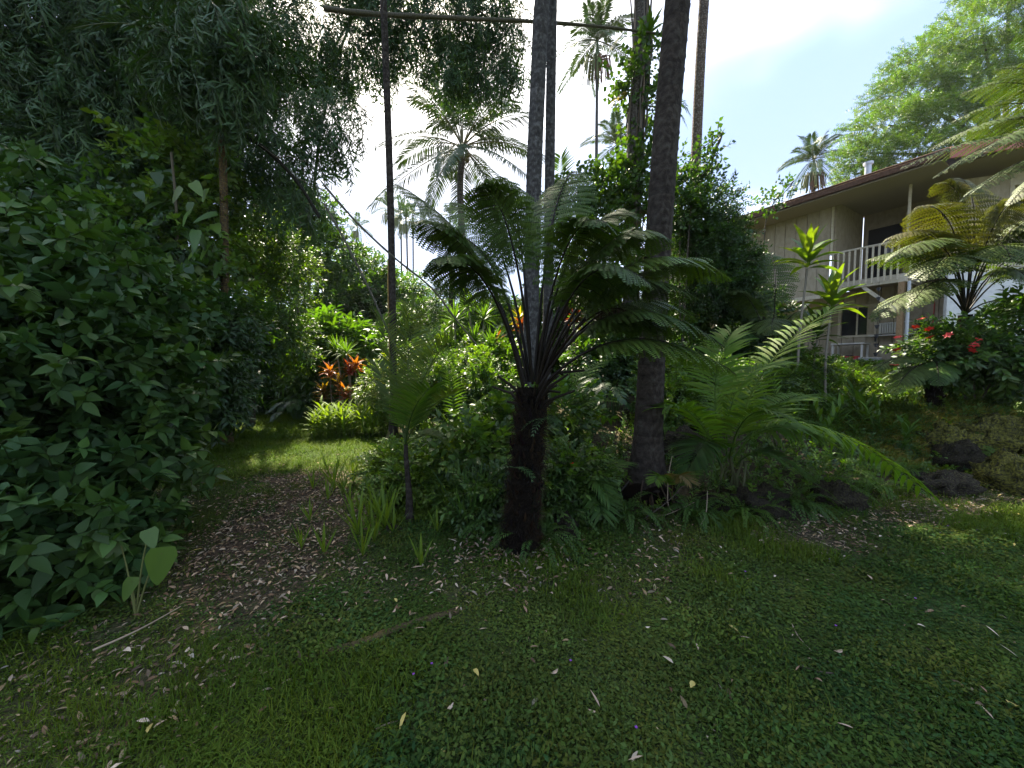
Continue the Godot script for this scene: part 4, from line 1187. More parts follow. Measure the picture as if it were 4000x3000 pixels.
func bed() -> void:
	# young palm at the bed's corner
	var at := on(-1.05, 3.68)
	var o := thing("young_palm", "young palm with thin dark stem and upright fronds at the bed's corner", "palm", at)
	var g := Geo.new()
	stem(g, [at - UP * 0.05, Vector3(-1.040, 0.232, -3.680), Vector3(-1.062, 0.612, -3.680), Vector3(-1.068, 0.823, -3.680)], 0.026, 0.019, 0.03, 0.06, 9)
	part(o, "trunk", g.mesh(), mats["dark palm bark"], -at)
	hero_fronds(o, at, [
		[Vector3(-1.068, 0.809, -3.680), Vector3(-1.050, 1.451, -3.680), Vector3(-1.012, 2.191, -3.750), Color(0.105, 0.150, 0.048)], [Vector3(-1.068, 0.809, -3.680), Vector3(-0.926, 1.544, -3.600), Vector3(-0.570, 1.850, -3.500), Color(0.105, 0.150, 0.048)], [Vector3(-1.068, 0.809, -3.680), Vector3(-1.139, 1.450, -3.700), Vector3(-1.329, 2.059, -3.800), Color(0.105, 0.150, 0.048)], [Vector3(-1.063, 0.814, -3.660), Vector3(-0.839, 1.238, -3.500), Vector3(-0.500, 1.342, -3.300), Color(0.105, 0.150, 0.048)],
		[Vector3(-1.068, 0.809, -3.680), Vector3(-1.196, 1.255, -3.800), Vector3(-1.453, 1.588, -4.000), Color(0.105, 0.150, 0.048)], [Vector3(-1.045, 0.817, -3.600), Vector3(-0.915, 1.259, -3.300), Vector3(-0.661, 1.403, -3.000), MID], [Vector3(-1.069, 0.800, -3.680), Vector3(-0.820, 0.984, -3.700), Vector3(-0.691, 0.785, -3.750), Color(0.105, 0.150, 0.048), 0.7], [Vector3(-1.089, 0.794, -3.750), Vector3(-1.082, 1.434, -4.100), Vector3(-0.962, 1.969, -4.400), Color(0.105, 0.150, 0.048)]], 0.28, 0.017, 44, MID, 0.35, 0.2, 0.35, 0.009)
	# feathery clump of cane palms
	at = on(2.557, 4.350)
	o = thing("cane_palm_clump", "clump of thin stemmed palms with long arching feather fronds beside the rocks", "palm", at)
	for k in 9:
		g = Geo.new()
		var a := rf(0, TAU)
		var p := at + Vector3(cos(a), 0, sin(a)) * rf(0.05, 0.22)
		g.tube([p - UP * 0.05, p + UP * 0.22 + Vector3(rf(-0.05, 0.05), 0, 0), p + UP * rf(0.35, 0.6) + Vector3(rf(-0.1, 0.1), 0, rf(-0.1, 0.1))], [0.016, 0.014, 0.010], 7, Color(0.06, 0.07, 0.02))
		part(o, "cane", g.mesh(), leaf_mat("cane", 0.6, 0.0), -at)
	hero_fronds(o, at, [
		[Vector3(2.578, 0.528, -4.300), Vector3(2.820, 1.696, -4.400), Vector3(3.813, 2.243, -4.500), LIME], [Vector3(2.524, 0.500, -4.300), Vector3(2.436, 1.641, -4.300), Vector3(3.115, 1.587, -4.200), FRESH], [Vector3(2.471, 0.445, -4.300), Vector3(2.224, 1.533, -4.300), Vector3(2.651, 1.977, -4.500), FRESH],
		[Vector3(2.545, 0.526, -4.200), Vector3(2.781, 1.187, -4.000), Vector3(3.329, 0.774, -3.800), FRESH], [Vector3(2.414, 0.472, -4.200), Vector3(2.026, 1.228, -4.100), Vector3(1.678, 1.136, -4.000), FRESH], [Vector3(2.492, 0.526, -4.200), Vector3(2.415, 1.295, -3.900), Vector3(2.689, 1.092, -3.600), FRESH * 0.7], [Vector3(2.640, 0.418, -4.400), Vector3(3.377, 1.351, -4.700), Vector3(4.101, 1.146, -5.000), FRESH],
		[Vector3(2.445, 0.418, -4.300), Vector3(2.239, 1.007, -4.200), Vector3(1.970, 0.460, -4.050), DARK], [Vector3(2.574, 0.445, -4.200), Vector3(2.693, 0.832, -4.000), Vector3(3.096, 0.418, -3.850), MID * 0.9], [Vector3(2.584, 0.418, -4.400), Vector3(2.728, 1.345, -4.800), Vector3(3.339, 1.519, -5.200), FRESH]], 0.42, 0.034, 32, MID, 0.6, 0.2, 0.2, 0.010)
	# one long low frond whose broad leaflets hang
	g = Geo.new()
	feather(g, Vector3(2.442, 0.459, -4.250), Vector3(3.029, 1.510, -4.150), Vector3(4.298, 0.319, -3.850), 0.28, 32, 0.56, 0.05, 1.5, 0.1, FRESH, MID, 0.011, 6, 0.0, 0.55)
	part(o, "frond", g.mesh(), leaf_mat("palm leaf", 0.52, 0.8, 0.3), -at).set_meta("label", "long low frond with broad hanging leaflets")
	# small palms round the fern
	var palmlets := [
		["bright small palm frond fan behind the tree fern trunk", on(0.873, 5.200), [[Vector3(0.716, 0.470, -5.200), Vector3(0.808, 1.194, -5.200), Vector3(1.402, 1.086, -5.100), LIME * 0.8], [Vector3(0.716, 0.470, -5.200), Vector3(0.624, 1.252, -5.300), Vector3(1.106, 1.516, -5.400), FRESH], [Vector3(0.716, 0.470, -5.200), Vector3(0.968, 0.894, -5.000), Vector3(1.385, 0.597, -4.900), MID], [Vector3(0.716, 0.470, -5.200), Vector3(0.418, 1.063, -5.200), Vector3(0.092, 0.866, -5.200), FRESH], [Vector3(0.716, 0.470, -5.200), Vector3(0.868, 1.513, -5.600), Vector3(1.527, 1.657, -6.000), FRESH]]],
		["low dark palm seedling between the fern and the stout palm", on(0.724, 3.750), [[Vector3(0.711, 0.206, -3.750), Vector3(0.768, 0.654, -3.700), Vector3(0.931, 0.322, -3.500), MID], [Vector3(0.711, 0.206, -3.750), Vector3(0.581, 0.606, -3.700), Vector3(0.498, 0.402, -3.600), DARK], [Vector3(0.711, 0.206, -3.750), Vector3(0.958, 0.553, -3.900), Vector3(1.210, 0.526, -4.000), MID], [Vector3(0.711, 0.206, -3.750), Vector3(0.840, 0.495, -3.600), Vector3(0.841, 0.204, -3.400), MID * 0.8]]],
		["pale fan of palm leaflets leaning out at the stout palm's foot", on(1.777, 3.950), [[Vector3(1.739, 0.132, -3.950), Vector3(1.698, 0.553, -3.900), Vector3(1.803, 0.416, -3.700), STRAW * 0.8, 0.7], [Vector3(1.739, 0.132, -3.950), Vector3(1.600, 0.553, -3.900), Vector3(1.471, 0.400, -3.750), FRESH, 0.6], [Vector3(1.739, 0.132, -3.950), Vector3(1.895, 0.475, -4.000), Vector3(2.098, 0.475, -4.000), MID, 0.8]]],
		["small palm with silvery arching fronds behind the young palm", on(-0.717, 5.400), [[Vector3(-0.825, 0.426, -5.400), Vector3(-0.706, 0.986, -5.300), Vector3(-0.105, 0.734, -5.200), MID], [Vector3(-0.825, 0.426, -5.400), Vector3(-1.036, 1.186, -5.300), Vector3(-1.411, 0.997, -5.200), MID], [Vector3(-0.825, 0.426, -5.400), Vector3(-0.582, 1.178, -5.400), Vector3(-0.176, 1.178, -5.400), FRESH * 0.8], [Vector3(-0.825, 0.426, -5.400), Vector3(-0.867, 1.377, -5.500), Vector3(-1.019, 1.792, -5.600), FRESH * 0.8], [Vector3(-0.825, 0.426, -5.400), Vector3(-1.087, 0.734, -5.200), Vector3(-1.300, 0.577, -5.000), MID]]],
		["feathery palm seedling beside the cane palm clump", on(3.597, 5.000), [[Vector3(3.628, 0.385, -5.000), Vector3(3.407, 1.272, -5.000), Vector3(2.845, 1.209, -5.000), FRESH * 0.8], [Vector3(3.628, 0.385, -5.000), Vector3(3.655, 1.335, -5.000), Vector3(3.460, 1.778, -5.200), FRESH], [Vector3(3.628, 0.385, -5.000), Vector3(3.778, 1.032, -4.900), Vector3(4.137, 0.740, -4.800), MID]]],
	]
	for q in palmlets:
		o = thing("palm_seedling", q[0], "palm", q[1])
		hero_fronds(o, q[1], q[2], 0.27, 0.020, 26, MID, 0.5, 0.25, 0.15, 0.006)
	# spiky dracaenas
	var spiky := rosette(50, 0.52, 0.034, 1, 0.5, -0.35, 1.35, 3, 0.2)
	var lush := tinted("spiky leaf", FRESH)
	var heads := 0
	var said := ["dracaena with spiky head just in front of the vine pillar", "tallest dracaena of the group, its spiky head highest", "dracaena beside the tallest one, towards the tree fern", "lower dracaena under the tallest spiky head", "dracaena standing over the orange cordylines", "second dracaena beside the one over the orange cordylines", "short dracaena next to the tree fern's stalks", "dracaena between the slim palm trunk and the vine pillar"]
	for q in [Vector3(-1.252, 2.520, -8.200), Vector3(-1.024, 2.945, -8.800), Vector3(-0.643, 2.606, -8.500), Vector3(-0.807, 2.023, -8.000), Vector3(-4.945, 1.986, -10.500), Vector3(-4.552, 1.887, -10.200), Vector3(-0.416, 1.936, -7.600), Vector3(-1.691, 2.132, -9.000)]:
		var top: Vector3 = q
		var ft := on(top.x + rf(-0.15, 0.15), -top.z)
		o = thing("dracaena", said[heads], "plant", ft, "dracaenas in the bed")
		heads += 1
		g = Geo.new()
		g.tube(curve([ft, ft.lerp(top, 0.5) + Vector3(rf(-0.08, 0.08), 0, 0), top], 8), radii(8, 0.03, 0.02), 6, Color(0.16, 0.14, 0.10), 0.05)
		part(o, "stem", g.mesh(), leaf_mat("cane", 0.6, 0.0), -ft)
		var p := part(o, "leaf_rosette", spiky, lush, top - ft)
		p.rotation.y = rf(0, TAU)
	# red and orange leaved plants
	var ti := [rosette(16, 0.34, 0.075, 0, 0.8, 0.0, 1.3, 4, 0.3), rosette(13, 0.30, 0.08, 0, 0.7, 0.1, 1.2, 4, 0.3)]
	var reds := [tinted("orange leaf", Color(0.34, 0.10, 0.03)), tinted("red leaf", Color(0.26, 0.04, 0.03)), tinted("bronze leaf", Color(0.16, 0.09, 0.03)), tinted("gold leaf", Color(0.33, 0.24, 0.03)), tinted("lime leaf", LIME), tinted("variegated leaf", Color(0.28, 0.28, 0.05))]
	for q in [[Vector3(-4.727, 1.391, -9.600), 0], [Vector3(-4.401, 1.101, -9.400), 2], [Vector3(-4.682, 0.881, -9.200), 2], [Vector3(-4.285, 1.448, -9.800), 1], [Vector3(-4.135, 1.570, -9.800), 0], [Vector3(-4.163, 0.881, -9.200), 0], [Vector3(0.189, 2.748, -9.500), 3], [Vector3(0.251, 2.542, -9.200), 1], [Vector3(1.529, 2.688, -9.000), 1], [Vector3(1.628, 2.155, -8.500), 5], [Vector3(-2.561, 1.356, -8.000), 5], [Vector3(-0.367, 2.034, -8.200), 0]]:
		var top: Vector3 = q[0]
		var ft := on(top.x + rf(-0.1, 0.1), -top.z)
		var tone: String = ["orange", "red", "bronze", "gold", "lime", "cream and yellow"][q[1]]
		o = thing("cordyline", tone + " leaved cordyline on a thin upright stem in the bed", "plant", ft, tone + " cordylines in the bed")
		g = Geo.new()
		g.tube([ft, ft.lerp(top, 0.5), top], [0.018, 0.015, 0.012], 6, Color(0.16, 0.13, 0.09))
		part(o, "stem", g.mesh(), leaf_mat("cane", 0.6, 0.0), -ft)
		for k in 2:
			var p := part(o, "leaf_rosette", ti[k], reds[q[1]], top - ft - UP * 0.14 * k)
			p.rotation.y = rf(0, TAU)
	# lush leafy clump at the end of the sunny lawn
	var shoots := []
	for k in 5:
		shoots.append(stems_with_leaves(9, rf(0.55, 0.75), 0.34, 0.045, 0.22))
	var gm := tinted("ginger leaf", LIME * 0.95, 0.6, 0.9)
	var gc := on(-3.5, 8.15)
	o = thing("ginger_clump", "lush bright green clump of upright leafy shoots at the lawn's edge", "plant", gc)
	for k in 120:
		var p := Vector3(rf(-0.9, 0.95), 0, rf(-0.5, 0.35))
		p.y = height(gc.x + p.x, -gc.z - p.z) - gc.y
		var s := part(o, "shoot", shoots[rng.randi() % 5], gm, p)
		s.rotation = Vector3(rf(-0.15, 0.15), rf(0, TAU), rf(-0.15, 0.15))
		s.scale = Vector3.ONE * rf(0.75, 1.15)
	# leafy shrubs that fill the bed
	var tiny := sprig(14, 0.22, 0.065, 0.034, 0, 0.4)
	var mids := sprig(10, 0.26, 0.12, 0.055, 0, 0.6, 0.9, 3)
	var fills := [
		["bright small leaved shrub behind the young palm", [[Vector3(-0.902, 1.325, -6.800), Vector3(0.75, 0.5, 0.60)], [Vector3(-1.500, 1.069, -6.800), Vector3(0.7, 0.45, 0.56)], [Vector3(-0.450, 1.019, -6.400), Vector3(0.6, 0.45, 0.48)]], tiny, 1500, [FRESH, LIME, MID]],
		["yellow green shrub behind the slim palm trunk", [[Vector3(-2.213, 1.467, -8.600), Vector3(0.8, 0.55, 0.64)], [Vector3(-3.042, 1.023, -8.800), Vector3(0.6, 0.5, 0.48)], [Vector3(-2.485, 0.944, -8.400), Vector3(0.7, 0.45, 0.56)]], tiny, 1500, [LIME, FRESH, Color(0.2, 0.24, 0.04)]],
		["leafy shrub under the dracaena heads", [[Vector3(-0.448, 1.576, -7.800), Vector3(0.8, 0.5, 0.64)], [Vector3(-1.244, 1.788, -8.600), Vector3(0.8, 0.5, 0.64)]], mids, 620, [FRESH, LIME * 0.9, MID]],
		["low green shrub at the foot of the young palm", [[Vector3(-1.527, 0.221, -4.900), Vector3(0.45, 0.28, 0.36)], [Vector3(-1.026, 0.247, -4.600), Vector3(0.4, 0.26, 0.32)], [Vector3(-1.125, 0.169, -4.300), Vector3(0.4, 0.2, 0.32)]], tiny, 900, [LIME, FRESH, LIME]],
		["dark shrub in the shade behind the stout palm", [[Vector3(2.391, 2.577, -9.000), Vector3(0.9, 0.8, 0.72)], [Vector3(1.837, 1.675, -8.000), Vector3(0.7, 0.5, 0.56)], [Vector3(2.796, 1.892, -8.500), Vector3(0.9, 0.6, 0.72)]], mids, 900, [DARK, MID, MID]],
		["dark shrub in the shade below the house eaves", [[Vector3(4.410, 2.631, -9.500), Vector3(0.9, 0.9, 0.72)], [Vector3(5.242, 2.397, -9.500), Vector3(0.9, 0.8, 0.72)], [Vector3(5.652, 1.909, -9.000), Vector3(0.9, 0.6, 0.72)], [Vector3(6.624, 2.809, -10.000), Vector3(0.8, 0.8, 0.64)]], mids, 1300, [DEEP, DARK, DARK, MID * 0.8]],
		["leafy green shrub spreading between stout palm and cane palms", [[Vector3(3.187, 1.316, -7.000), Vector3(0.8, 0.45, 0.64)], [Vector3(3.694, 1.239, -6.800), Vector3(0.8, 0.45, 0.64)], [Vector3(2.755, 0.959, -6.200), Vector3(0.6, 0.35, 0.48)]], tiny, 1500, [LIME, FRESH, FRESH]],
		["light green shrub below the broad leaved cordylines", [[Vector3(5.566, 1.484, -7.500), Vector3(0.7, 0.45, 0.56)], [Vector3(4.767, 1.229, -7.000), Vector3(0.7, 0.4, 0.56)]], tiny, 1000, [FRESH, MID, LIME * 0.8]],
		["mixed leafy shrub filling the bed behind the tree fern", [[Vector3(-0.164, 0.704, -5.000), Vector3(0.5, 0.4, 0.40)], [Vector3(-0.423, 0.531, -4.400), Vector3(0.45, 0.35, 0.36)], [Vector3(0.638, 0.838, -5.400), Vector3(0.6, 0.4, 0.48)]], mids, 520, [FRESH, LIME, MID]],
		["dim shrub beside the tree fern's foot", [[Vector3(0.490, 0.225, -3.700), Vector3(0.28, 0.25, 0.22)], [Vector3(0.663, 0.402, -3.900), Vector3(0.35, 0.25, 0.28)], [Vector3(-0.211, 0.215, -3.600), Vector3(0.25, 0.25, 0.20)]], tiny, 700, [MID, FRESH, MID]],
	]
	for q in fills:
		var bl: Array = q[1]
		var c0: Vector3 = bl[0][0]
		var ft := on(c0.x, -c0.z)
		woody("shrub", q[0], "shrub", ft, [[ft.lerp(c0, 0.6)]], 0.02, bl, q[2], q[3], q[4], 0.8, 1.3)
	# creeping cover over the slope of the bed
	var where := []
	var tints := []
	var tries := 0
	while where.size() < 4200 and tries < 40000:
		tries += 1
		var x := rf(-2.6, 9.5)
		var d := rf(3.2, 10.0)
		var into := d - edge(x)
		if into < 0.05 or into > 5.2 or wob.get_noise_2d(x * 70.0, d * 70.0) < -0.22:
			continue
		if into < 0.5 and x > 0.6 and rng.randf() < 0.75:
			continue
		where.append(Transform3D(Basis.from_euler(Vector3(rf(0.5, 1.5), rf(0, TAU), 0)).scaled(Vector3.ONE * rf(0.6, 1.15)), on(x, d, rf(0.0, 0.06))))
		tints.append(tint([FRESH, LIME * 0.85, MID, FRESH][rng.randi() % 4], 0.25))
	tag(many(self, "ground_cover", tiny, leaf_mat("leaf", 0.45, 0.75), where, tints), "bright creeping ground cover over the slope of the bed", "ground cover")
	# iris like tufts along the border
	var tuft := [rosette(9, 0.26, 0.016, 1, 0.25, 0.9, 1.45, 3, 0.15), rosette(12, 0.34, 0.018, 1, 0.35, 0.8, 1.45, 3, 0.15), rosette(6, 0.2, 0.018, 1, 0.2, 1.0, 1.4, 3, 0.15)]
	for q in [[-2.28, 4.67, 1], [-2.09, 4.51, 0], [-2.15, 4.94, 0], [-1.46, 3.42, 1], [-1.51, 3.83, 0], [-2.17, 4.28, 2], [-1.39, 3.78, 1], [-1.23, 3.52, 1], [-1.30, 3.95, 0], [-1.69, 4.01, 2], [-1.24, 3.25, 0], [-1.60, 4.51, 1], [-1.85, 4.67, 2], [-1.48, 4.43, 0], [-1.85, 4.14, 2], [-1.12, 3.42, 2], [-2.07, 3.72, 2], [-1.61, 3.09, 2], [-1.25, 3.02, 0], [-0.72, 2.85, 2], [-0.63, 3.72, 0], [-0.71, 3.42, 2], [-2.55, 4.67, 2], [-1.85, 3.17, 2]]:
		var p := on(q[0], q[1])
		o = part(self, numbered("iris_tuft"), tuft[q[2]], tinted("iris leaf", LIME * 0.85, 0.5, 0.9), p)
		o.rotation.y = rf(0, TAU)
		o.scale = Vector3.ONE * rf(1.1, 1.4)
		tag(o, ["small upright tuft of sword shaped leaves in the leaf litter", "tall upright tuft of sword shaped leaves at the bed border", "tiny tuft of short sword leaves in the leaf litter"][q[2]], "plant", ["small", "tall", "tiny"][q[2]] + " sword leaved tufts")
	# darker clump of sword leaves next to the tree fern
	var sc := on(-0.405, 3.550)
	o = thing("sword_leaf_clump", "dense dark clump of long sword leaves next to the tree fern", "plant", sc)
	for k in 75:
		g = Geo.new()
		var a := rf(0, TAU)
		var el := rf(0.95, 1.5)
		g.blade(Vector3(cos(a), 0, sin(a)) * rf(0, 0.11), Vector3(cos(a) * cos(el), sin(el), sin(a) * cos(el)), Vector3(cos(a), 0.3, sin(a)), rf(0.35, 0.75), 0.02, rf(0.1, 0.6), 5, tint([DARK, MID, MID][k % 3], 0.25), 1, 0.2)
		part(o, "leaf", g.mesh(), leaf_mat("leaf", 0.45, 0.75), Vector3.ZERO)
	# red blooms on a thin stalk, by the fern
	var rp := on(0.629, 3.800)
	o = thing("red_flower", "single scarlet bloom on a thin stalk next to the tree fern", "flower", rp)
	g = Geo.new()
	g.tube([rp, Vector3(0.629, 0.303, -3.750), Vector3(0.628, 0.578, -3.700)], [0.005, 0.004, 0.003], 5, MID)
	part(o, "stalk", g.mesh(), leaf_mat("cane", 0.6, 0.0), -rp)
	for k in 7:
		g = Geo.new()
		var a := TAU * k / 7.0
		g.blade(Vector3(0.628, 0.587, -3.700), Vector3(cos(a), 0.4, sin(a) + 0.3), UP, 0.045, 0.035, 0.4, 3, Color(0.6, 0.012, 0.01), 2, 0.2)
		part(o, "petal", g.mesh(), leaf_mat("petal", 0.5, 0.5), -rp)
	# monstera like plant in the shade
	for q in [["dark plant with wide drooping leaves behind the stout palm", Vector3(1.768, 1.250, -6.600), DEEP], ["broad leaved plant under the twin palm trunks", Vector3(-0.045, 0.753, -6.000), MID], ["broad leaved dim plant at the far lawn edge", Vector3(-6.141, 0.515, -10.500), DARK]]:
		var c0: Vector3 = q[1]
		var ft := on(c0.x, -c0.z)
		o = thing("broad_leaved_plant", q[0], "plant", ft)
		for k in 22:
			var a := rf(0, TAU)
			var out := Vector3(cos(a), 0, sin(a))
			var p := c0 + out * rf(0.05, 0.55) + UP * rf(-0.25, 0.15)
			g = Geo.new()
			g.tube([ft + out * 0.05, ft.lerp(p, 0.6) + UP * 0.1, p], [0.009, 0.007, 0.005], 4, DARK)
			part(o, "stalk", g.mesh(), leaf_mat("cane", 0.6, 0.0), -ft)
			g = Geo.new()
			feather(g, p, p + out * 0.2 - UP * 0.02, p + out * 0.36 - UP * 0.2, 0.05, 9, 0.17, 0.055, 0.5, 0.0, q[2], q[2], 0.006, 3)
			part(o, "leaf", g.mesh(), leaf_mat("leaf", 0.45, 0.75), -ft)

# ------------------------------------------------------------------ rocks, ferns and shrubs on the slope towards the house

func rock(label: String, at: Vector3, r: Vector3, moss: bool, tone := 1.0) -> void:
	var g := Geo.new()
	g.lump(Vector3.ZERO, r, wob, 0.55, 190.0 / maxf(r.x, 0.2), 14, Color.WHITE * tone)
	var lava := mottled("lava rock", [[0.0, Color(0.012, 0.010, 0.008)], [0.45, Color(0.034, 0.028, 0.022)], [0.6, Color(0.055, 0.045, 0.034)], [0.72, Color(0.085, 0.085, 0.03)], [1.0, Color(0.15, 0.14, 0.10)]], 0.35, 1.0, 5.0, 0.03)
	var mossy := mottled("mossy rock", [[0.0, Color(0.014, 0.013, 0.010)], [0.36, Color(0.03, 0.028, 0.02)], [0.48, Color(0.06, 0.06, 0.015)], [0.65, Color(0.15, 0.145, 0.028)], [1.0, Color(0.24, 0.21, 0.05)]], 0.5, 0.98, 5.0, 0.025)
	var o := part(self, numbered("lava_rock"), g.mesh(), mossy if moss else lava, at)
	o.rotation.y = rf(0, TAU)
	tag(o, label, "rock")

func right_side() -> void:
	var small := sprig(12, 0.30, 0.085, 0.04, 0, 0.4)
	var round_ := sprig(7, 0.42, 0.12, 0.105, 2, 0.1, 1.0, 4, 0.12)
	var flat := sprig(26, 0.5, 0.09, 0.045, 2, 0.1, 1.3, 2)
	# trunk overgrown with climbers
	var at := on(2.685, 8.500)
	var o := thing("vine_covered_tree", "tree trunk overgrown with climbers, roots and a perching bromeliad", "tree", at)
	var g := Geo.new()
	var line := curve([at, Vector3(2.683, 3.563, -8.500), Vector3(2.711, 5.605, -8.500), Vector3(2.747, 7.103, -8.500), Vector3(2.806, 8.378, -8.500), Vector3(2.815, 9.537, -8.500), Vector3(2.822, 11.896, -8.500)], 40)
	g.tube(line, radii(40, 0.17, 0.13, 0.05), 12, Color.WHITE, 0.1)
	part(o, "trunk", g.mesh(), ring_bark("vine tree bark", Color(0.08, 0.07, 0.06), Color(0.27, 0.27, 0.25), 0.35), -at)
	for k in 26:
		g = Geo.new()
		var i0 := 3 + rng.randi() % 20
		var pts := []
		var a := rf(0, TAU)
		for j in 8:
			var q: Vector3 = line[mini(i0 + j * 2, 40)]
			pts.append(q + Vector3(cos(a), 0, sin(a)) * rf(0.14, 0.26))
			a += rf(-0.25, 0.25)
		g.tube(curve(pts, 24), radii(24, rf(0.012, 0.035), 0.01), 5, tint(Color(0.13, 0.11, 0.085), 0.3))
		part(o, "climbing_root", g.mesh(), leaf_mat("fibre", 0.9, 0.0, 0.2), -at)
	var bl := [[Vector3(2.906, 8.202, -8.400), Vector3(0.3, 0.35, 0.3)], [Vector3(2.408, 7.864, -8.400), Vector3(0.25, 0.2, 0.25)], [Vector3(3.061, 7.300, -8.500), Vector3(0.25, 0.4, 0.3)], [Vector3(2.713, 7.719, -8.400), Vector3(0.25, 0.35, 0.25)], [Vector3(2.695, 5.856, -8.400), Vector3(0.45, 0.35, 0.4)], [Vector3(2.261, 5.659, -8.300), Vector3(0.45, 0.3, 0.35)], [Vector3(2.941, 6.351, -8.400), Vector3(0.35, 0.4, 0.3)], [Vector3(2.502, 5.159, -8.400), Vector3(0.5, 0.35, 0.4)], [Vector3(3.010, 5.359, -8.400), Vector3(0.35, 0.3, 0.35)]]
	var f := fill(bl, 420, [DARK, MID, MID, FRESH * 0.8], 0.7, 1.1, 0.2, -0.1)
	many(o, "foliage", round_, leaf_mat("leaf", 0.45, 0.75), f[0], f[1], -at)
	var br := part(o, "bromeliad", rosette(26, 0.42, 0.065, 1, 0.55, -0.1, 1.3, 4, 0.3), tinted("bromeliad leaf", FRESH * 0.9), Vector3(2.930, 8.645, -8.300) - at)
	br.rotation.y = 1.0
	for q in [[Vector3(2.486, 7.379, -8.400), Vector3(2.284, 7.503, -8.300), Vector3(2.133, 7.147, -8.200), STRAW], [Vector3(3.421, 7.202, -8.500), Vector3(3.676, 7.525, -8.400), Vector3(3.842, 7.022, -8.300), DARK], [Vector3(3.425, 7.053, -8.500), Vector3(3.588, 7.214, -8.300), Vector3(3.702, 6.765, -8.200), DARK], [Vector3(2.496, 8.682, -8.400), Vector3(2.266, 8.692, -8.300), Vector3(2.145, 8.326, -8.200), DARK]]:
		g = Geo.new()
		feather(g, q[0], q[1], q[2], 0.1, 11, 0.26, 0.045, 0.6, 0.0, q[3], q[3], 0.01, 3)
		part(o, "lobed_leaf", g.mesh(), leaf_mat("leaf", 0.45, 0.75), -at)
	for q in [[Vector3(2.861, 5.159, -8.400), Vector3(2.763, 4.858, -8.400), Vector3(2.563, 4.521, -8.300)], [Vector3(2.910, 5.259, -8.400), Vector3(2.832, 4.819, -8.300), Vector3(2.656, 4.288, -8.200)]]:
		g = Geo.new()
		feather(g, q[0], q[1], q[2], 0.1, 16, 0.4, 0.018, 1.2, 0.0, STRAW * 0.7, STRAW * 0.6, 0.012, 3)
		part(o, "dead_leaf", g.mesh(), leaf_mat("dry leaf", 0.75, 0.25, 0.3), -at)
	# round leaved shrub whose twigs stand up against the sky
	woody("round_leaved_shrub", "shrub with round leathery leaves on twigs standing against the sky", "shrub", on(4.015, 8.800), [[Vector3(3.928, 3.633, -8.800), Vector3(3.920, 4.908, -8.800)], [Vector3(4.081, 5.346, -8.600), Vector3(4.379, 5.907, -8.500), Vector3(4.629, 6.695, -8.400)]], 0.03, [[Vector3(3.750, 5.700, -8.700), Vector3(0.4, 0.3, 0.35)], [Vector3(4.125, 5.652, -8.600), Vector3(0.4, 0.3, 0.35)], [Vector3(3.868, 5.182, -8.700), Vector3(0.5, 0.4, 0.4)], [Vector3(4.377, 6.007, -8.500), Vector3(0.22, 0.22, 0.2)], [Vector3(4.496, 6.400, -8.400), Vector3(0.14, 0.2, 0.14)], [Vector3(3.692, 6.262, -8.600), Vector3(0.14, 0.16, 0.14)]], round_, 330, [DARK, MID, MID], 0.55, 0.95, "", 0.45, 0.2, -0.2)
	woody("round_leaved_shrub", "shrub with round leathery leaves between the twin palms and the vine covered trunk", "shrub", on(1.377, 8.200), [[Vector3(1.355, 3.494, -8.200), Vector3(1.395, 4.682, -8.200)]], 0.04, [[Vector3(1.439, 5.269, -8.200), Vector3(0.5, 0.3, 0.4)], [Vector3(2.063, 5.413, -8.300), Vector3(0.5, 0.4, 0.4)], [Vector3(1.092, 4.976, -8.200), Vector3(0.4, 0.3, 0.35)], [Vector3(1.746, 4.682, -8.200), Vector3(0.7, 0.45, 0.5)], [Vector3(2.004, 3.948, -8.400), Vector3(0.8, 0.6, 0.6)]], round_, 620, [DARK, MID, FRESH * 0.8], 0.6, 1.0, "", 0.45, 0.2, -0.1)
	woody("round_leaved_shrub", "sprig of round leaves reaching up before the house roof", "shrub", on(6.546, 9.600), [[Vector3(6.340, 4.714, -9.500), Vector3(6.471, 5.582, -9.400), Vector3(6.965, 6.141, -9.400)]], 0.025, [[Vector3(6.688, 5.896, -9.400), Vector3(0.28, 0.14, 0.2)], [Vector3(6.356, 5.582, -9.400), Vector3(0.3, 0.2, 0.25)]], round_, 46, [DARK, MID], 0.5, 0.8, "", 0.45, 0.1, -0.2)
	# bright young palm leaves above the fern
	at = on(1.417, 9.500)
	o = thing("palm_seedling", "tall young palm with pale upright fronds behind the round leaved shrub", "palm", at)
	g = Geo.new()
	stem(g, [at, Vector3(1.359, 3.794, -9.500), Vector3(1.324, 5.284, -9.500)], 0.06, 0.05, 0.02, 0.12, 9)
	part(o, "trunk", g.mesh(), mats["dark palm bark"], -at)
	hero_fronds(o, at, [[Vector3(1.301, 5.284, -9.500), Vector3(1.145, 6.076, -9.500), Vector3(1.234, 6.804, -9.600), FRESH], [Vector3(1.348, 5.284, -9.500), Vector3(1.899, 5.851, -9.500), Vector3(2.669, 6.585, -9.400), FRESH], [Vector3(1.348, 5.284, -9.500), Vector3(2.087, 5.651, -9.300), Vector3(2.680, 5.413, -9.000), MID], [Vector3(1.301, 5.284, -9.500), Vector3(0.741, 5.851, -9.500), Vector3(0.161, 5.582, -9.400), FRESH]], 0.5, 0.04, 30, FRESH, 0.4, 0.15, 0.2, 0.012)
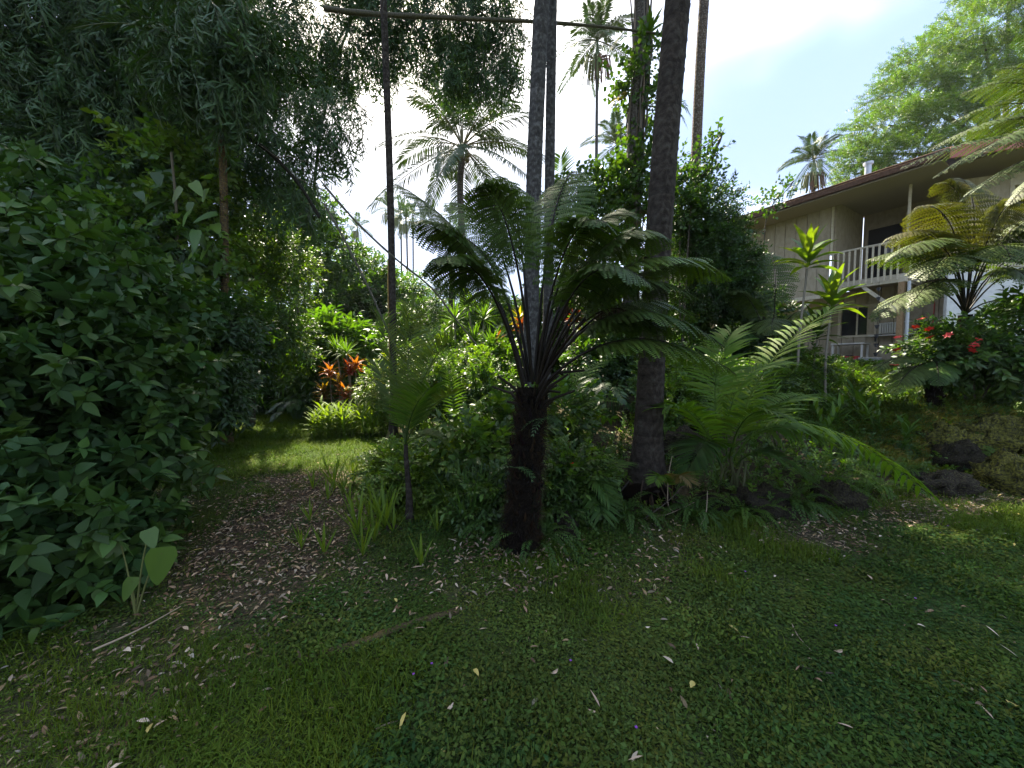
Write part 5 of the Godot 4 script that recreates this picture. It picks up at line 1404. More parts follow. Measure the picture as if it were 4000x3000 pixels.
	# the dark evergreen before the house
	woody("evergreen_tree", "dense dark evergreen tree in front of the house eaves", "tree", on(5.235, 9.200), [[Vector3(5.214, 2.372, -9.200), Vector3(5.194, 4.172, -9.200)]], 0.09, [[Vector3(4.766, 5.333, -9.200), Vector3(0.7, 0.55, 0.7)], [Vector3(5.121, 4.727, -9.200), Vector3(0.55, 0.45, 0.55)], [Vector3(4.676, 4.505, -9.200), Vector3(0.9, 0.7, 0.8)], [Vector3(5.143, 3.898, -9.000), Vector3(0.8, 0.65, 0.7)], [Vector3(5.649, 3.923, -9.100), Vector3(0.35, 0.35, 0.4)], [Vector3(4.823, 3.460, -9.000), Vector3(0.9, 0.6, 0.8)], [Vector3(5.723, 3.130, -9.000), Vector3(0.5, 0.4, 0.5)], [Vector3(4.414, 5.246, -9.400), Vector3(0.5, 0.5, 0.5)]], small, 3200, [DARK, DARK, MID, MID], 0.7, 1.15, "", 0.36)
	# green cordylines with broad leaves
	for q in [["broad leaved yellow green cordyline on a tall bare stem", Vector3(5.422, 3.362, -6.900), on(5.405, 7.000), 1.0], ["broad leaved yellow green cordyline below the balcony", Vector3(5.890, 2.587, -6.900), on(5.957, 7.000), 1.0], ["dim green cordyline with slimmer leaves under the balcony", Vector3(5.985, 2.077, -7.300), on(6.066, 7.400), 0.8]]:
		o = thing("cordyline", q[0], "plant", q[2])
		g = Geo.new()
		g.tube(curve([q[2], q[2].lerp(q[1], 0.5) + Vector3(-0.05, 0, 0), q[1]], 10), radii(10, 0.025, 0.016), 7, Color(0.17, 0.15, 0.11), 0.04)
		part(o, "stem", g.mesh(), leaf_mat("cane", 0.6, 0.0), -q[2])
		for k in 20:
			g = Geo.new()
			var a := k * 2.399
			var el := lerpf(0.15, 1.4, k / 20.0) + rf(-0.1, 0.1)
			var d := Vector3(cos(a) * cos(el), sin(el), sin(a) * cos(el))
			g.blade(Vector3(0, 0.012 * k, 0), d, UP * cos(el) - Vector3(cos(a), 0, sin(a)) * sin(el), rf(0.5, 0.72) * q[3], rf(0.13, 0.17) * q[3], rf(0.5, 1.1), 7, tint(LIME * 0.9 if q[3] > 0.9 else MID, 0.25), 0, 0.35)
			part(o, "leaf", g.mesh(), leaf_mat("thin leaf", 0.4, 0.95), q[1] - q[2])
	# tree ferns on the rise
	var ferns := [
		["tree fern with long dark stalks and golden green fronds before the balcony", on(7.853, 6.400), Vector3(7.767, 2.452, -6.400), [
			[Vector3(7.005, 3.361, -6.300), Vector3(5.932, 2.337, -6.100), 1], [Vector3(7.455, 4.273, -6.400), Vector3(6.350, 3.737, -6.400), 2], [Vector3(7.364, 4.337, -6.200), Vector3(6.439, 4.106, -6.000), 2], [Vector3(7.981, 4.578, -6.400), Vector3(7.897, 4.876, -6.700), 2], [Vector3(8.184, 4.231, -6.300), Vector3(8.715, 3.967, -6.200), 1], [Vector3(7.279, 3.887, -6.500), Vector3(6.337, 3.473, -6.700), 1], [Vector3(8.456, 3.665, -6.300), Vector3(9.393, 3.055, -6.300), 1], [Vector3(7.528, 3.959, -5.900), Vector3(7.167, 3.109, -5.400), 1], [Vector3(7.078, 3.855, -6.000), Vector3(6.208, 2.894, -5.600), 1], [Vector3(8.458, 4.482, -6.900), Vector3(9.533, 4.464, -7.500), 2], [Vector3(7.757, 4.400, -6.800), Vector3(7.604, 3.993, -7.300), 1], [Vector3(8.211, 3.032, -6.200), Vector3(8.792, 2.103, -6.000), 0], [Vector3(7.103, 4.184, -6.100), Vector3(5.843, 3.221, -5.800), 1], [Vector3(7.888, 4.411, -6.200), Vector3(7.912, 4.135, -5.900), 2], [Vector3(8.017, 4.778, -6.500), Vector3(7.494, 4.797, -6.700), 2], [Vector3(8.763, 3.962, -6.600), Vector3(9.984, 3.820, -6.900), 1], [Vector3(7.749, 3.711, -6.000), Vector3(7.955, 2.620, -5.600), 1], [Vector3(7.190, 3.483, -6.200), Vector3(6.274, 2.531, -5.900), 1], [Vector3(7.859, 4.199, -6.600), Vector3(8.011, 4.263, -7.200), 2], [Vector3(7.782, 4.285, -6.000), Vector3(8.175, 3.469, -5.700), 1]], 0.85],
		["tall tree fern reaching in above the house corner", on(9.223, 5.600), Vector3(8.919, 4.702, -5.600), [
			[Vector3(7.624, 5.679, -5.600), Vector3(6.132, 4.767, -5.600), 1], [Vector3(7.252, 5.225, -5.500), Vector3(5.637, 4.452, -5.500), 1], [Vector3(7.730, 6.065, -5.600), Vector3(6.674, 5.621, -5.700), 1], [Vector3(7.390, 4.846, -5.300), Vector3(6.059, 3.821, -5.100), 1], [Vector3(8.168, 6.449, -5.600), Vector3(7.566, 6.556, -5.800), 0], [Vector3(7.944, 4.840, -5.500), Vector3(7.210, 3.930, -5.500), 1], [Vector3(7.901, 5.762, -5.900), Vector3(7.195, 5.311, -6.300), 1], [Vector3(9.355, 5.873, -5.600), Vector3(10.771, 5.160, -5.600), 1], [Vector3(7.501, 4.837, -5.000), Vector3(6.440, 3.614, -4.500), 1], [Vector3(7.956, 5.959, -5.800), Vector3(6.907, 5.414, -6.000), 1], [Vector3(7.371, 5.284, -5.400), Vector3(5.890, 4.223, -5.300), 1], [Vector3(7.480, 5.339, -5.300), Vector3(6.145, 4.369, -5.000), 1], [Vector3(7.855, 5.986, -5.500), Vector3(6.881, 5.797, -5.500), 1]], 0.5],
		["small tree fern half hidden behind the cordylines", on(6.002, 8.200), Vector3(5.712, 1.881, -8.200), [
			[Vector3(5.252, 3.394, -8.200), Vector3(4.752, 3.194, -8.200), 1], [Vector3(5.844, 3.793, -8.200), Vector3(5.909, 4.108, -8.600), 1], [Vector3(6.170, 3.194, -8.200), Vector3(6.621, 2.579, -8.100), 1], [Vector3(5.044, 2.764, -8.000), Vector3(4.226, 1.773, -7.900), 0], [Vector3(5.487, 3.021, -7.800), Vector3(5.071, 2.212, -7.300), 1], [Vector3(5.727, 3.272, -8.600), Vector3(5.723, 3.369, -9.100), 1], [Vector3(6.051, 2.370, -8.000), Vector3(6.523, 1.382, -7.800), 0]], 0.8],
		["low fern on the mossy bank under the red flowered shrub", on(6.988, 6.100), Vector3(6.965, 1.505, -6.100), [
			[Vector3(6.483, 1.961, -6.100), Vector3(5.877, 1.507, -6.000), 1], [Vector3(7.237, 2.036, -6.100), Vector3(7.601, 1.507, -6.000), 1], [Vector3(6.853, 2.112, -6.100), Vector3(7.333, 2.154, -6.600), 1], [Vector3(6.715, 1.876, -5.900), Vector3(6.361, 1.308, -5.500), 0], [Vector3(6.425, 1.802, -5.900), Vector3(5.887, 1.155, -5.700), 1]], 0.4],
	]
	for q in ferns:
		var at2: Vector3 = q[1]
		o = thing("tree_fern", q[0], "tree fern", at2)
		fern_trunk(o, at2, [at2 - UP * 0.1, at2.lerp(q[2], 0.5), q[2]], 0.11, 0.085, 300)
		for e in q[3]:
			g = Geo.new()
			var col: Color = [MID * 0.8, Color(0.075, 0.11, 0.028), Color(0.095, 0.095, 0.03)][e[2]]
			lacy(g, q[2], e[0], e[1], 0.34, 20, 0.42 * q[4] + 0.12, 14, 0.8, col, Color(0.022, 0.016, 0.011), 0.014)
			var p := part(o, "frond", g.mesh(), leaf_mat("fern leaf", 0.5, 0.65, 0.35), -at2)
			if e[2] == 2:
				p.set_meta("label", "golden ageing frond")
	# spreading tree beyond the roof
	var big := [[Vector3(31.417, 24.111, -26.000), Vector3(3.0, 0.99, 2.6)], [Vector3(28.131, 22.035, -26.000), Vector3(2.7, 0.74, 2.4)], [Vector3(31.036, 19.812, -25.000), Vector3(3.0, 0.87, 2.6)], [Vector3(26.692, 19.940, -26.000), Vector3(2.6, 0.74, 2.2)], [Vector3(24.572, 17.202, -25.000), Vector3(2.4, 0.68, 2.2)], [Vector3(28.460, 17.785, -25.000), Vector3(2.8, 0.74, 2.4)], [Vector3(23.453, 15.446, -25.000), Vector3(1.9, 0.56, 1.8)], [Vector3(25.424, 14.892, -24.000), Vector3(2.4, 0.62, 2.0)], [Vector3(22.609, 14.120, -25.000), Vector3(1.1, 0.43, 1.2)], [Vector3(23.477, 13.193, -24.000), Vector3(1.6, 0.37, 1.4)], [Vector3(35.222, 22.927, -26.000), Vector3(3.0, 1.36, 2.6)], [Vector3(34.299, 28.631, -27.000), Vector3(3.4, 1.12, 2.6)], [Vector3(28.624, 14.892, -24.000), Vector3(2.4, 0.62, 2.0)], [Vector3(33.951, 16.911, -25.000), Vector3(2.6, 0.99, 2.2)]]
	woody("rain_tree", "wide spreading tree with layered feathery foliage beyond the house roof", "tree", on(37.023, 27.000), [[Vector3(35.861, 11.101, -27.000), Vector3(34.175, 16.277, -26.500)]], 0.42, big, flat, 9000, [FRESH, FRESH, LIME * 0.8, LIME], 0.9, 1.6, "", 0.45, 0.35, 0.0)
	# shrub with red flowers
	o = woody("red_flowered_shrub", "leafy shrub with scattered red flowers on the mossy bank", "shrub", on(7.550, 6.000), [[Vector3(7.451, 1.507, -6.000)], [Vector3(7.895, 1.582, -6.000)], [Vector3(7.081, 1.432, -6.000)]], 0.02, [[Vector3(7.287, 1.731, -6.000), Vector3(0.55, 0.4, 0.5)], [Vector3(7.795, 1.955, -6.000), Vector3(0.6, 0.45, 0.5)], [Vector3(7.922, 1.582, -5.800), Vector3(0.5, 0.45, 0.5)], [Vector3(7.061, 1.813, -6.200), Vector3(0.4, 0.4, 0.4)], [Vector3(8.445, 2.251, -6.000), Vector3(0.5, 0.5, 0.5)]], sprig(10, 0.26, 0.13, 0.05, 0, 0.7, 0.9, 3), 760, [DARK, MID, FRESH, MID], 0.8, 1.2)
	var flower := Geo.new()
	for k in 6:
		var a := TAU * k / 6.0
		flower.blade(Vector3.ZERO, Vector3(cos(a), 0.5, sin(a)), UP, 0.07, 0.05, 0.6, 3, Color(0.55, 0.03, 0.03), 2, 0.2)
	var fm := flower.mesh()
	for q in [Vector3(6.374, 2.301, -5.800), Vector3(6.281, 2.172, -5.800), Vector3(6.386, 2.134, -5.700), Vector3(6.408, 2.008, -5.700), Vector3(6.689, 2.043, -5.700), Vector3(6.965, 1.889, -5.600), Vector3(6.921, 1.806, -5.600), Vector3(6.119, 2.022, -5.900), Vector3(6.115, 1.824, -5.900), Vector3(7.119, 1.972, -5.700), Vector3(6.084, 1.582, -5.900)]:
		var p := part(o, "flower", fm, leaf_mat("petal", 0.5, 0.5), q - o.position)
		p.rotation = Vector3(rf(-0.6, 1.0), rf(0, TAU), rf(-0.5, 0.5))
	# gingers on the slope
	var shoots := []
	for k in 5:
		shoots.append(stems_with_leaves(8, rf(0.5, 0.8), 0.36, 0.055, 0.25))
	var gi := [tinted("ginger green", FRESH, 0.4, 0.9), tinted("ginger deep", MID * 1.1, 0.4, 0.9)]
	var count := 0
	var beside := ["below the broad leaved cordyline stems", "right behind the long palm frond", "under the lower cordyline", "in the middle of the slope's ginger row", "on the grass in front of the porch step", "in front of the balcony post", "at the foot of the grassy rise", "alone beside the mossy bank", "behind the cane palm fronds", "next to the small tree fern", "between the evergreen and the cane palms", "closest to the house on the grass"]
	for q in [on(5.006, 6.300), on(5.031, 6.000), on(5.567, 6.400), on(5.536, 6.100), on(6.102, 6.500), on(6.015, 6.200), on(6.009, 6.000), on(5.994, 5.600), on(4.464, 5.800), on(4.685, 6.400), on(4.417, 6.600), on(6.734, 6.600)]:
		o = thing("ginger_plant", "upright ginger plant " + beside[count], "plant", q, "gingers on the slope")
		count += 1
		for k in 3:
			var p := part(o, "shoot", shoots[rng.randi() % 5], gi[rng.randi() % 2], Vector3(rf(-0.1, 0.1), -0.03, rf(-0.1, 0.1)))
			p.rotation = Vector3(rf(-0.2, 0.2), rf(0, TAU), rf(-0.2, 0.2))
			p.scale = Vector3.ONE * rf(0.7, 1.0)
	# sword ferns along the border
	var sword := []
	for k in 3:
		var s := Geo.new()
		for j in 13:
			var az := j * 2.4 + rf(-0.3, 0.3)
			var out := Vector3(cos(az), 0, sin(az))
			var l := rf(0.3, 0.5)
			feather(s, out * 0.02, out * l * 0.45 + UP * l * rf(0.5, 0.9), out * l + UP * l * rf(-0.1, 0.3), 0.08, 22, 0.05, 0.016, 0.4, 0.0, Color(1, 1, 1), Color(0.6, 0.5, 0.3), 0.003, 2)
		sword.append(s.mesh())
	var sm := [tinted("sword fern green", FRESH * 0.9, 0.5, 0.8), tinted("sword fern dark", MID, 0.5, 0.8)]
	for q in [["dark little sword fern between the tree fern and the root ball", on(0.402, 3.600), 1], ["little sword fern at the foot of the root ball", on(1.123, 3.750), 1], ["sword fern beside the twigs under the cane palms", on(1.877, 3.800), 1], ["bright sword fern in front of the big dark boulder", on(2.448, 3.800), 0], ["sword fern hanging over the dark boulder", on(3.028, 4.000), 1], ["bright sword fern beyond the long palm frond", on(3.802, 4.500), 0], ["sword fern by the low lava rock", on(4.478, 4.500), 0], ["small sword fern above the flat grey slab", on(5.459, 5.100), 0], ["bright sword fern on the slope below the gingers", on(4.942, 5.300), 0], ["sword fern behind the flat topped rock", on(2.428, 5.800), 0], ["sword fern behind the root ball", on(1.320, 4.700), 0], ["shaded sword fern at the tree fern's trunk", on(-0.114, 3.500), 1], ["tiny sword fern tucked against the tree fern's foot", on(0.277, 3.200), 1], ["sword fern behind the young palm", on(-1.015, 4.600), 0], ["pale sword fern by the sword leaf clump", on(-0.591, 3.900), 0], ["sword fern growing on the mossy bank", on(6.660, 5.400), 0], ["sword fern drooping from the bank's far boulder", on(7.065, 5.200), 0]]:
		o = thing("sword_fern", q[0], "fern", q[1])
		for k in 2:
			var p := part(o, "frond_tuft", sword[rng.randi() % 3], sm[q[2]], Vector3(rf(-0.08, 0.08), -0.01, rf(-0.08, 0.08)))
			p.rotation.y = rf(0, TAU)
			p.scale = Vector3.ONE * rf(0.8, 1.15)
	# rocks
	rock("flat topped lava rock behind the cane palms", on(2.471, 5.300) + UP * 0.12, Vector3(0.3, 0.26, 0.26), false)
	rock("brown lava rock beside the stout palm's roots", on(1.094, 4.500) + UP * 0.05, Vector3(0.22, 0.14, 0.2), false)
	rock("dark lava rock under the tips of the long palm frond", on(3.672, 4.150) + UP * 0.05, Vector3(0.24, 0.17, 0.2), false)
	rock("long low lava rock at the lawn's edge", on(5.395, 4.550) + UP * 0.06, Vector3(0.36, 0.18, 0.25), false)
	rock("flat grey lava slab behind the long low rock", on(5.547, 4.950) + UP * 0.03, Vector3(0.3, 0.10, 0.22), false, 1.8)
	rock("dark overhanging rock below the mossy bank", on(6.348, 5.200) + UP * 0.08, Vector3(0.34, 0.26, 0.28), false, 0.8)
	rock("round moss capped boulder at the edge of the mown grass", on(6.308, 4.600) + UP * 0.12, Vector3(0.34, 0.28, 0.3), true)
	rock("big dark lava boulder in the shade of the cane palms", on(2.752, 4.000) + UP * 0.0, Vector3(0.4, 0.2, 0.25), false, 0.7)
	rock("half buried dark rock by the fallen twigs", on(2.201, 4.000) - UP * 0.02, Vector3(0.25, 0.13, 0.2), false, 0.7)
	rock("large mossy bank boulder under the red flowered shrub", on(7.197, 5.500) + UP * 0.0, Vector3(0.45, 0.32, 0.35), true)
	rock("mossy boulder at the side of the bank", on(6.636, 5.550) + UP * 0.02, Vector3(0.32, 0.25, 0.28), true)
	rock("mossy boulder at the outer end of the bank", on(7.666, 5.300) + UP * 0.1, Vector3(0.5, 0.45, 0.45), true)
	rock("small rock in the litter near the young palm", on(-1.158, 3.500) + UP * 0.01, Vector3(0.08, 0.05, 0.06), false)
	rock("low dark rock next to the tree fern", on(0.471, 3.450) + UP * 0.02, Vector3(0.2, 0.13, 0.15), false, 0.7)
	# moss tufts over the bank
	var moss := Geo.new()
	for k in 60:
		var a := rf(0, TAU)
		var q := 0.09 * sqrt(rng.randf())
		moss.blade(Vector3(cos(a) * q, 0, sin(a) * q), Vector3(rf(-1, 1), rf(0.4, 1.2), rf(-1, 1)), Vector3(rf(-1, 1), 0.5, rf(-1, 1)), rf(0.02, 0.05), 0.007, 1.0, 2, tint(Color(1, 1, 1), 0.3), 4)
	var where := []
	var tints := []
	for k in 3800:
		var x := rf(5.4, 9.8)
		var d := rf(4.9, 7.0)
		where.append(Transform3D(Basis(UP, rf(0, TAU)).scaled(Vector3.ONE * rf(1.0, 2.2)), on(x, d)))
		tints.append(tint([Color(0.20, 0.20, 0.035), Color(0.15, 0.18, 0.035), Color(0.22, 0.18, 0.05)][rng.randi() % 3], 0.25))
	tag(many(self, "moss", moss.mesh(), leaf_mat("turf leaf", 0.7, 0.7, 0.2), where, tints), "yellowish moss over the bank below the house", "moss")
	# short grass between the bed and the house
	where = []
	tints = []
	for k in 2600:
		var x := rf(5.0, 11.5)
		var d := rf(6.0, 10.2)
		where.append(Transform3D(Basis(UP, rf(0, TAU)).scaled(Vector3.ONE * rf(1.2, 1.9)), on(x, d)))
		tints.append(tint(Color(0.085, 0.13, 0.026), 0.25))
	tag(many(self, "short_grass", turf(50, 90, 0.15, 0.05, 0.018), leaf_mat("turf leaf", 0.7, 0.7, 0.2), where, tints), "sunlit short grass on the rise before the house", "grass")

# ------------------------------------------------------------------ twigs, flowers and the far pole

func trifles() -> void:
	var dry := plain_mat("dry twig", Color(0.26, 0.2, 0.13), 0.85)
	var dark := plain_mat("dark twig", Color(0.06, 0.045, 0.032), 0.9)
	for q in [
		["thin pale bent stem rising from the grass by the root ball", [Vector3(1.738, -0.103, -3.900), Vector3(1.674, 0.100, -3.900), Vector3(1.672, 0.402, -3.900), Vector3(1.706, 0.628, -3.900)], 0.006, dry],
		["long thin stick lying across the litter", [Vector3(-2.239, 0.076, -1.900), Vector3(-2.143, 0.080, -2.050), Vector3(-2.128, 0.049, -2.300)], 0.006, dry],
		["bent dry stalk lying on the clover", [Vector3(-0.600, -0.036, -1.550), Vector3(-0.542, -0.020, -1.580), Vector3(-0.423, -0.027, -1.600)], 0.004, dry],
		["straight dry stem lying on the grass", [Vector3(1.723, -0.016, -2.200), Vector3(1.689, -0.027, -2.100), Vector3(1.683, -0.050, -2.000)], 0.004, dry],
		["dark broken twig sunk in the grass", [Vector3(1.540, -0.053, -1.900), Vector3(1.615, -0.082, -1.860), Vector3(1.680, -0.093, -1.850)], 0.008, dark],
		["crossed thin twig leaning on the root ball", [Vector3(1.262, 0.085, -3.750), Vector3(1.571, 0.000, -3.800), Vector3(1.956, 0.125, -3.900)], 0.006, dry],
		["thin dark twig propped against the roots", [Vector3(1.342, -0.016, -3.700), Vector3(1.637, 0.144, -3.850), Vector3(1.899, 0.294, -4.000)], 0.006, dark],
		["thin yellow stalk curving into the lawn below the cane palms", [Vector3(1.834, -0.043, -3.550), Vector3(1.923, 0.122, -3.600), Vector3(2.038, 0.286, -3.800)], 0.005, dry],
		["short pale stick lying on the lawn by the fern", [Vector3(0.608, 0.027, -3.550), Vector3(0.856, 0.004, -3.450), Vector3(0.974, -0.018, -3.400)], 0.005, dry],
	]:
		var pts := []
		for p in q[1]:
			pts.append(Vector3(p.x, maxf(p.y, height(p.x, -p.z) + 0.012), p.z))
		var o := thing("twig", q[0], "twig", pts[0])
		var g := Geo.new()
		g.tube(curve(pts, 14), radii(14, q[2], q[2] * 0.5), 6, Color.WHITE, 0.1)
		part(o, "stick", g.mesh(), q[3], -pts[0])
	# a half sunken mossy root across the lawn
	var a := on(-1.15, 1.95)
	var root := thing("surface_root", "long mossy tree root running half sunk through the lawn", "root", a)
	var rg := Geo.new()
	rg.tube(curve([on(-1.35, 1.84, -0.035), on(-1.05, 1.98, 0.0), on(-0.85, 2.04, 0.008), on(-0.6, 2.2, 0.002), on(-0.42, 2.27, 0.006), on(-0.2, 2.42, -0.03)], 44), radii(44, 0.03, 0.022), 9, Color.WHITE, 0.3)
	part(root, "bark", rg.mesh(), mottled("rooty bark", [[0.0, Color(0.05, 0.035, 0.02)], [0.5, Color(0.11, 0.08, 0.045)], [0.7, Color(0.10, 0.105, 0.03)], [1.0, Color(0.22, 0.17, 0.1)]], 0.2, 0.95, 3.0, 0.03), -a)
	# tiny purple flowers in the lawn
	var fl := Geo.new()
	for k in 5:
		var b := TAU * k / 5.0
		fl.blade(Vector3(0, 0.04, 0), Vector3(cos(b), 0.5, sin(b)), UP, 0.012, 0.010, 0.2, 2, Color(0.22, 0.04, 0.35), 2)
	fl.tube([Vector3(0, -0.02, 0), Vector3(0, 0.04, 0)], [0.001, 0.001], 3, MID)
	for q in [[-0.42, 1.86], [-0.50, 1.80], [0.31, 1.88], [0.54, 1.53], [1.95, 2.15], [2.55, 2.9], [3.9, 3.3], [4.3, 3.35], [4.15, 3.45], [4.9, 3.2], [1.75, 2.7], [2.7, 2.4]]:
		var o := part(self, numbered("purple_flower"), fl.mesh() if not frond_set.has("pf") else frond_set["pf"], leaf_mat("petal", 0.5, 0.5), on(q[0], q[1], 0.01))
		frond_set["pf"] = o.mesh
		o.scale = Vector3.ONE * 0.75
		tag(o, "tiny purple wildflower in the clover lawn", "flower", "purple wildflowers in the lawn")
	# utility pole far off
	var up := Vector3(-1.936, 8.113, -60.000)
	var o := thing("utility_pole", "distant utility pole with crossarms above the far shrubs", "pole", Vector3(up.x, 0, up.z))
	var g := Geo.new()
	g.tube([Vector3.ZERO, Vector3(0, 13.6, 0)], [0.16, 0.11], 8, Color.WHITE)
	part(o, "post", g.mesh(), dark)
	for y in [13.2, 12.4]:
		g = Geo.new()
		g.box(-1.3, 1.3, y, y + 0.14, -0.2, -0.08)
		part(o, "crossarm", g.mesh(), dark)

# ------------------------------------------------------------------ the house

func bx(o: Node3D, called: String, m: Material, x0: float, x1: float, y0: float, y1: float, z0: float, z1: float) -> MeshInstance3D:
	var g := Geo.new()
	g.box(x0, x1, y0, y1, z0, z1)
	return part(o, called, g.mesh(), m)

func bar(o: Node3D, called: String, m: Material, a: Vector3, b: Vector3, w: float, h: float) -> MeshInstance3D:
	var g := Geo.new()
	var l := (b - a).length()
	g.box(-w / 2, w / 2, -h / 2, h / 2, -l / 2, l / 2, Color.WHITE, aimed(b - a), (a + b) / 2.0)
	return part(o, called, g.mesh(), m)

func house() -> void:
	var o := thing("house", "two storey beige wooden house with balcony, brown roof and pink fascia on the rise", "house", Vector3(10.4, 1.6, -10.0))
	var u := Vector3(-0.51, 0, -0.86).normalized()
	o.basis = Basis(u, UP, u.cross(UP))
	var paint := mottled("beige siding", [[0.0, Color(0.25, 0.21, 0.15)], [0.5, Color(0.36, 0.31, 0.225)], [1.0, Color(0.43, 0.375, 0.29)]], 1.1, 0.8, 0.4, 0.02, 5, Vector3(1, 0.35, 1))
	var trim := mottled("cream trim", [[0.0, Color(0.38, 0.33, 0.245)], [0.5, Color(0.52, 0.465, 0.36)], [1.0, Color(0.6, 0.54, 0.43)]], 0.8, 0.7, 0.3)
	var white := mottled("white wall", [[0.0, Color(0.5, 0.5, 0.48)], [0.5, Color(0.66, 0.66, 0.64)], [1.0, Color(0.72, 0.72, 0.7)]], 1.5, 0.8, 0.2)
	var timber := mottled("post wood", [[0.0, Color(0.17, 0.10, 0.05)], [0.5, Color(0.30, 0.20, 0.11)], [1.0, Color(0.42, 0.30, 0.18)]], 0.3, 0.75, 0.6, 0.03, 5, Vector3(1.6, 0.2, 1.6))
	var brown := mottled("roof brown", [[0.0, Color(0.055, 0.032, 0.022)], [0.5, Color(0.10, 0.058, 0.04)], [1.0, Color(0.16, 0.10, 0.07)]], 0.6, 0.85, 1.0)
	var pink := plain_mat("pink fascia", Color(0.36, 0.12, 0.095), 0.7)
	var soffit := plain_mat("soffit", Color(0.30, 0.255, 0.19), 0.85)
	var dark := plain_mat("inner boards", Color(0.34, 0.29, 0.21), 0.9)
	var glass := plain_mat("window glass", Color(0.02, 0.022, 0.026), 0.08)
	# porch slab and step
	bx(o, "porch_slab", plain_mat("concrete", Color(0.24, 0.22, 0.19), 0.9), -2.0, 8.5, -0.5, 0.04, 0.12, 5.0)
	bx(o, "step", brown, -0.6, 1.2, -0.3, 0.10, -0.2, 0.115)
	# lower back wall with boards
	var wall := Node3D.new()
	wall.name = "lower_wall"
	o.add_child(wall)
	var x := -1.9
	while x < 8.3:
		if not (x > 0.85 and x < 1.75):
			bx(wall, "siding_board", paint, x, x + 0.288, 0.041, 2.355, 1.5, 1.56)
		else:
			bx(wall, "siding_board", paint, x, x + 0.288, 0.041, 0.9, 1.5, 1.56)
			bx(wall, "siding_board", paint, x, x + 0.288, 1.85, 2.355, 1.5, 1.56)
		x += 0.3
	bx(o, "inner_wall", dark, -2.0, 8.4, 0.041, 2.355, 1.57, 1.7)
	var win := bx(o, "window", glass, 0.9, 1.72, 0.93, 1.82, 1.545, 1.555)
	for q in [[0.84, 1.8, 0.87, 0.94], [0.84, 1.8, 1.81, 1.88], [0.84, 0.91, 0.94, 1.81], [1.73, 1.8, 0.94, 1.81], [1.3, 1.34, 0.94, 1.81]]:
		bx(win, "frame", trim, q[0], q[1], q[2], q[3], 1.47, 1.497)
	# post, downpipe and braces
	bx(o, "post", timber, -0.06, 0.06, 0.0, 2.2, -0.06, 0.06)
	var g := Geo.new()
	g.tube([Vector3(-0.14, 0.02, -0.02), Vector3(-0.14, 2.2, -0.02)], [0.035, 0.035], 10, Color.WHITE)
	part(o, "downpipe", g.mesh(), plain_mat("pipe", Color(0.5, 0.52, 0.54), 0.4))
	bar(o, "brace", trim, Vector3(0.07, 1.45, 0.0), Vector3(0.78, 2.2, 0.0), 0.05, 0.09)
	bar(o, "brace", trim, Vector3(0.0, 1.4, 0.07), Vector3(0.0, 2.2, 0.75), 0.05, 0.09)
	bar(o, "brace", trim, Vector3(2.6, 1.4, 0.0), Vector3(1.9, 2.1, 0.0), 0.05, 0.09)
	# balcony
	bx(o, "deck_beam", trim, -0.08, 1.58, 2.2, 2.42, -0.05, 0.05)
	bx(o, "deck_beam", trim, -0.08, 0.02, 2.2, 2.42, 0.053, 2.2)
	x = 0.06
	var z := 0.06
	while z < 2.2:
		bx(o, "deck_board", soffit, 0.025, 1.56, 2.36, 2.40, z, z + 0.135)
		z += 0.14
	var rail := bx(o, "railing", trim, -0.10, 1.58, 3.28, 3.33, -0.065, 0.035)
	x = 0.06
	while x < 1.55:
		bx(rail, "baluster", trim, x, x + 0.042, 2.26, 3.279, -0.095, -0.053)
		x += 0.127
	var rail2 := bx(o, "railing", trim, -0.12, -0.02, 3.28, 3.33, 0.04, 2.2)
	z = 0.12
	while z < 2.2:
		bx(rail2, "baluster", trim, -0.125, -0.083, 2.26, 3.279, z, z + 0.042)
		z += 0.127
	bx(o, "balcony_post", trim, 1.52, 1.575, 3.331, 4.86, -0.03, 0.025)
	bx(o, "balcony_post", trim, -0.09, -0.035, 3.331, 4.86, -0.03, 0.025)
	# upper storey
	var up_wall := Node3D.new()
	up_wall.name = "upper_wall"
	o.add_child(up_wall)
	x = 1.59
	while x < 8.4:
		bx(up_wall, "siding_board", paint, x, x + 0.288, 2.08, 4.9, -0.03, 0.03)
		x += 0.3
	bx(o, "floor_band", trim, 1.585, 8.4, 2.02, 2.14, -0.06, -0.033)
	bx(o, "balcony_side_wall", paint, 1.5, 1.578, 2.42, 4.9, 0.11, 2.2)
	bx(o, "lanai_back_wall", paint, -2.6, 1.49, 2.42, 4.95, 2.22, 2.32)
	var door := bx(o, "sliding_door", glass, -0.3, 1.35, 2.45, 4.35, 2.18, 2.2)
	for q in [[-0.36, -0.3], [0.5, 0.56], [1.35, 1.41]]:
		bx(door, "frame", dark, q[0], q[1], 2.45, 4.42, 2.15, 2.179)
	bx(o, "ceiling", soffit, -2.6, 8.4, 4.86, 4.9, 0.06, 2.4)
	# wing with the white wall and the pink fascia
	var wd := Vector3(-0.79, 0, 0.61).normalized()
	var wing := Node3D.new()
	wing.name = "wing"
	wing.basis = Basis(wd, UP, wd.cross(UP))
	wing.position = Vector3(-0.72, 0, 0.36)
	o.add_child(wing)
	var s := -1.0
	if (wd.cross(UP)).z < 0:
		s = 1.0
	bx(wing, "white_wall", white, 0.0, 5.0, 0.0, 2.35, -0.06, 0.06)
	bx(wing, "floor_band", trim, -0.02, 5.0, 2.353, 2.5, -0.08, 0.08)
	bx(wing, "upper_panel", paint, 0.0, 1.0, 2.503, 4.6, -0.05, 0.05)
	bx(wing, "lintel", trim, 1.003, 5.0, 4.3, 4.6, -0.05, 0.05)
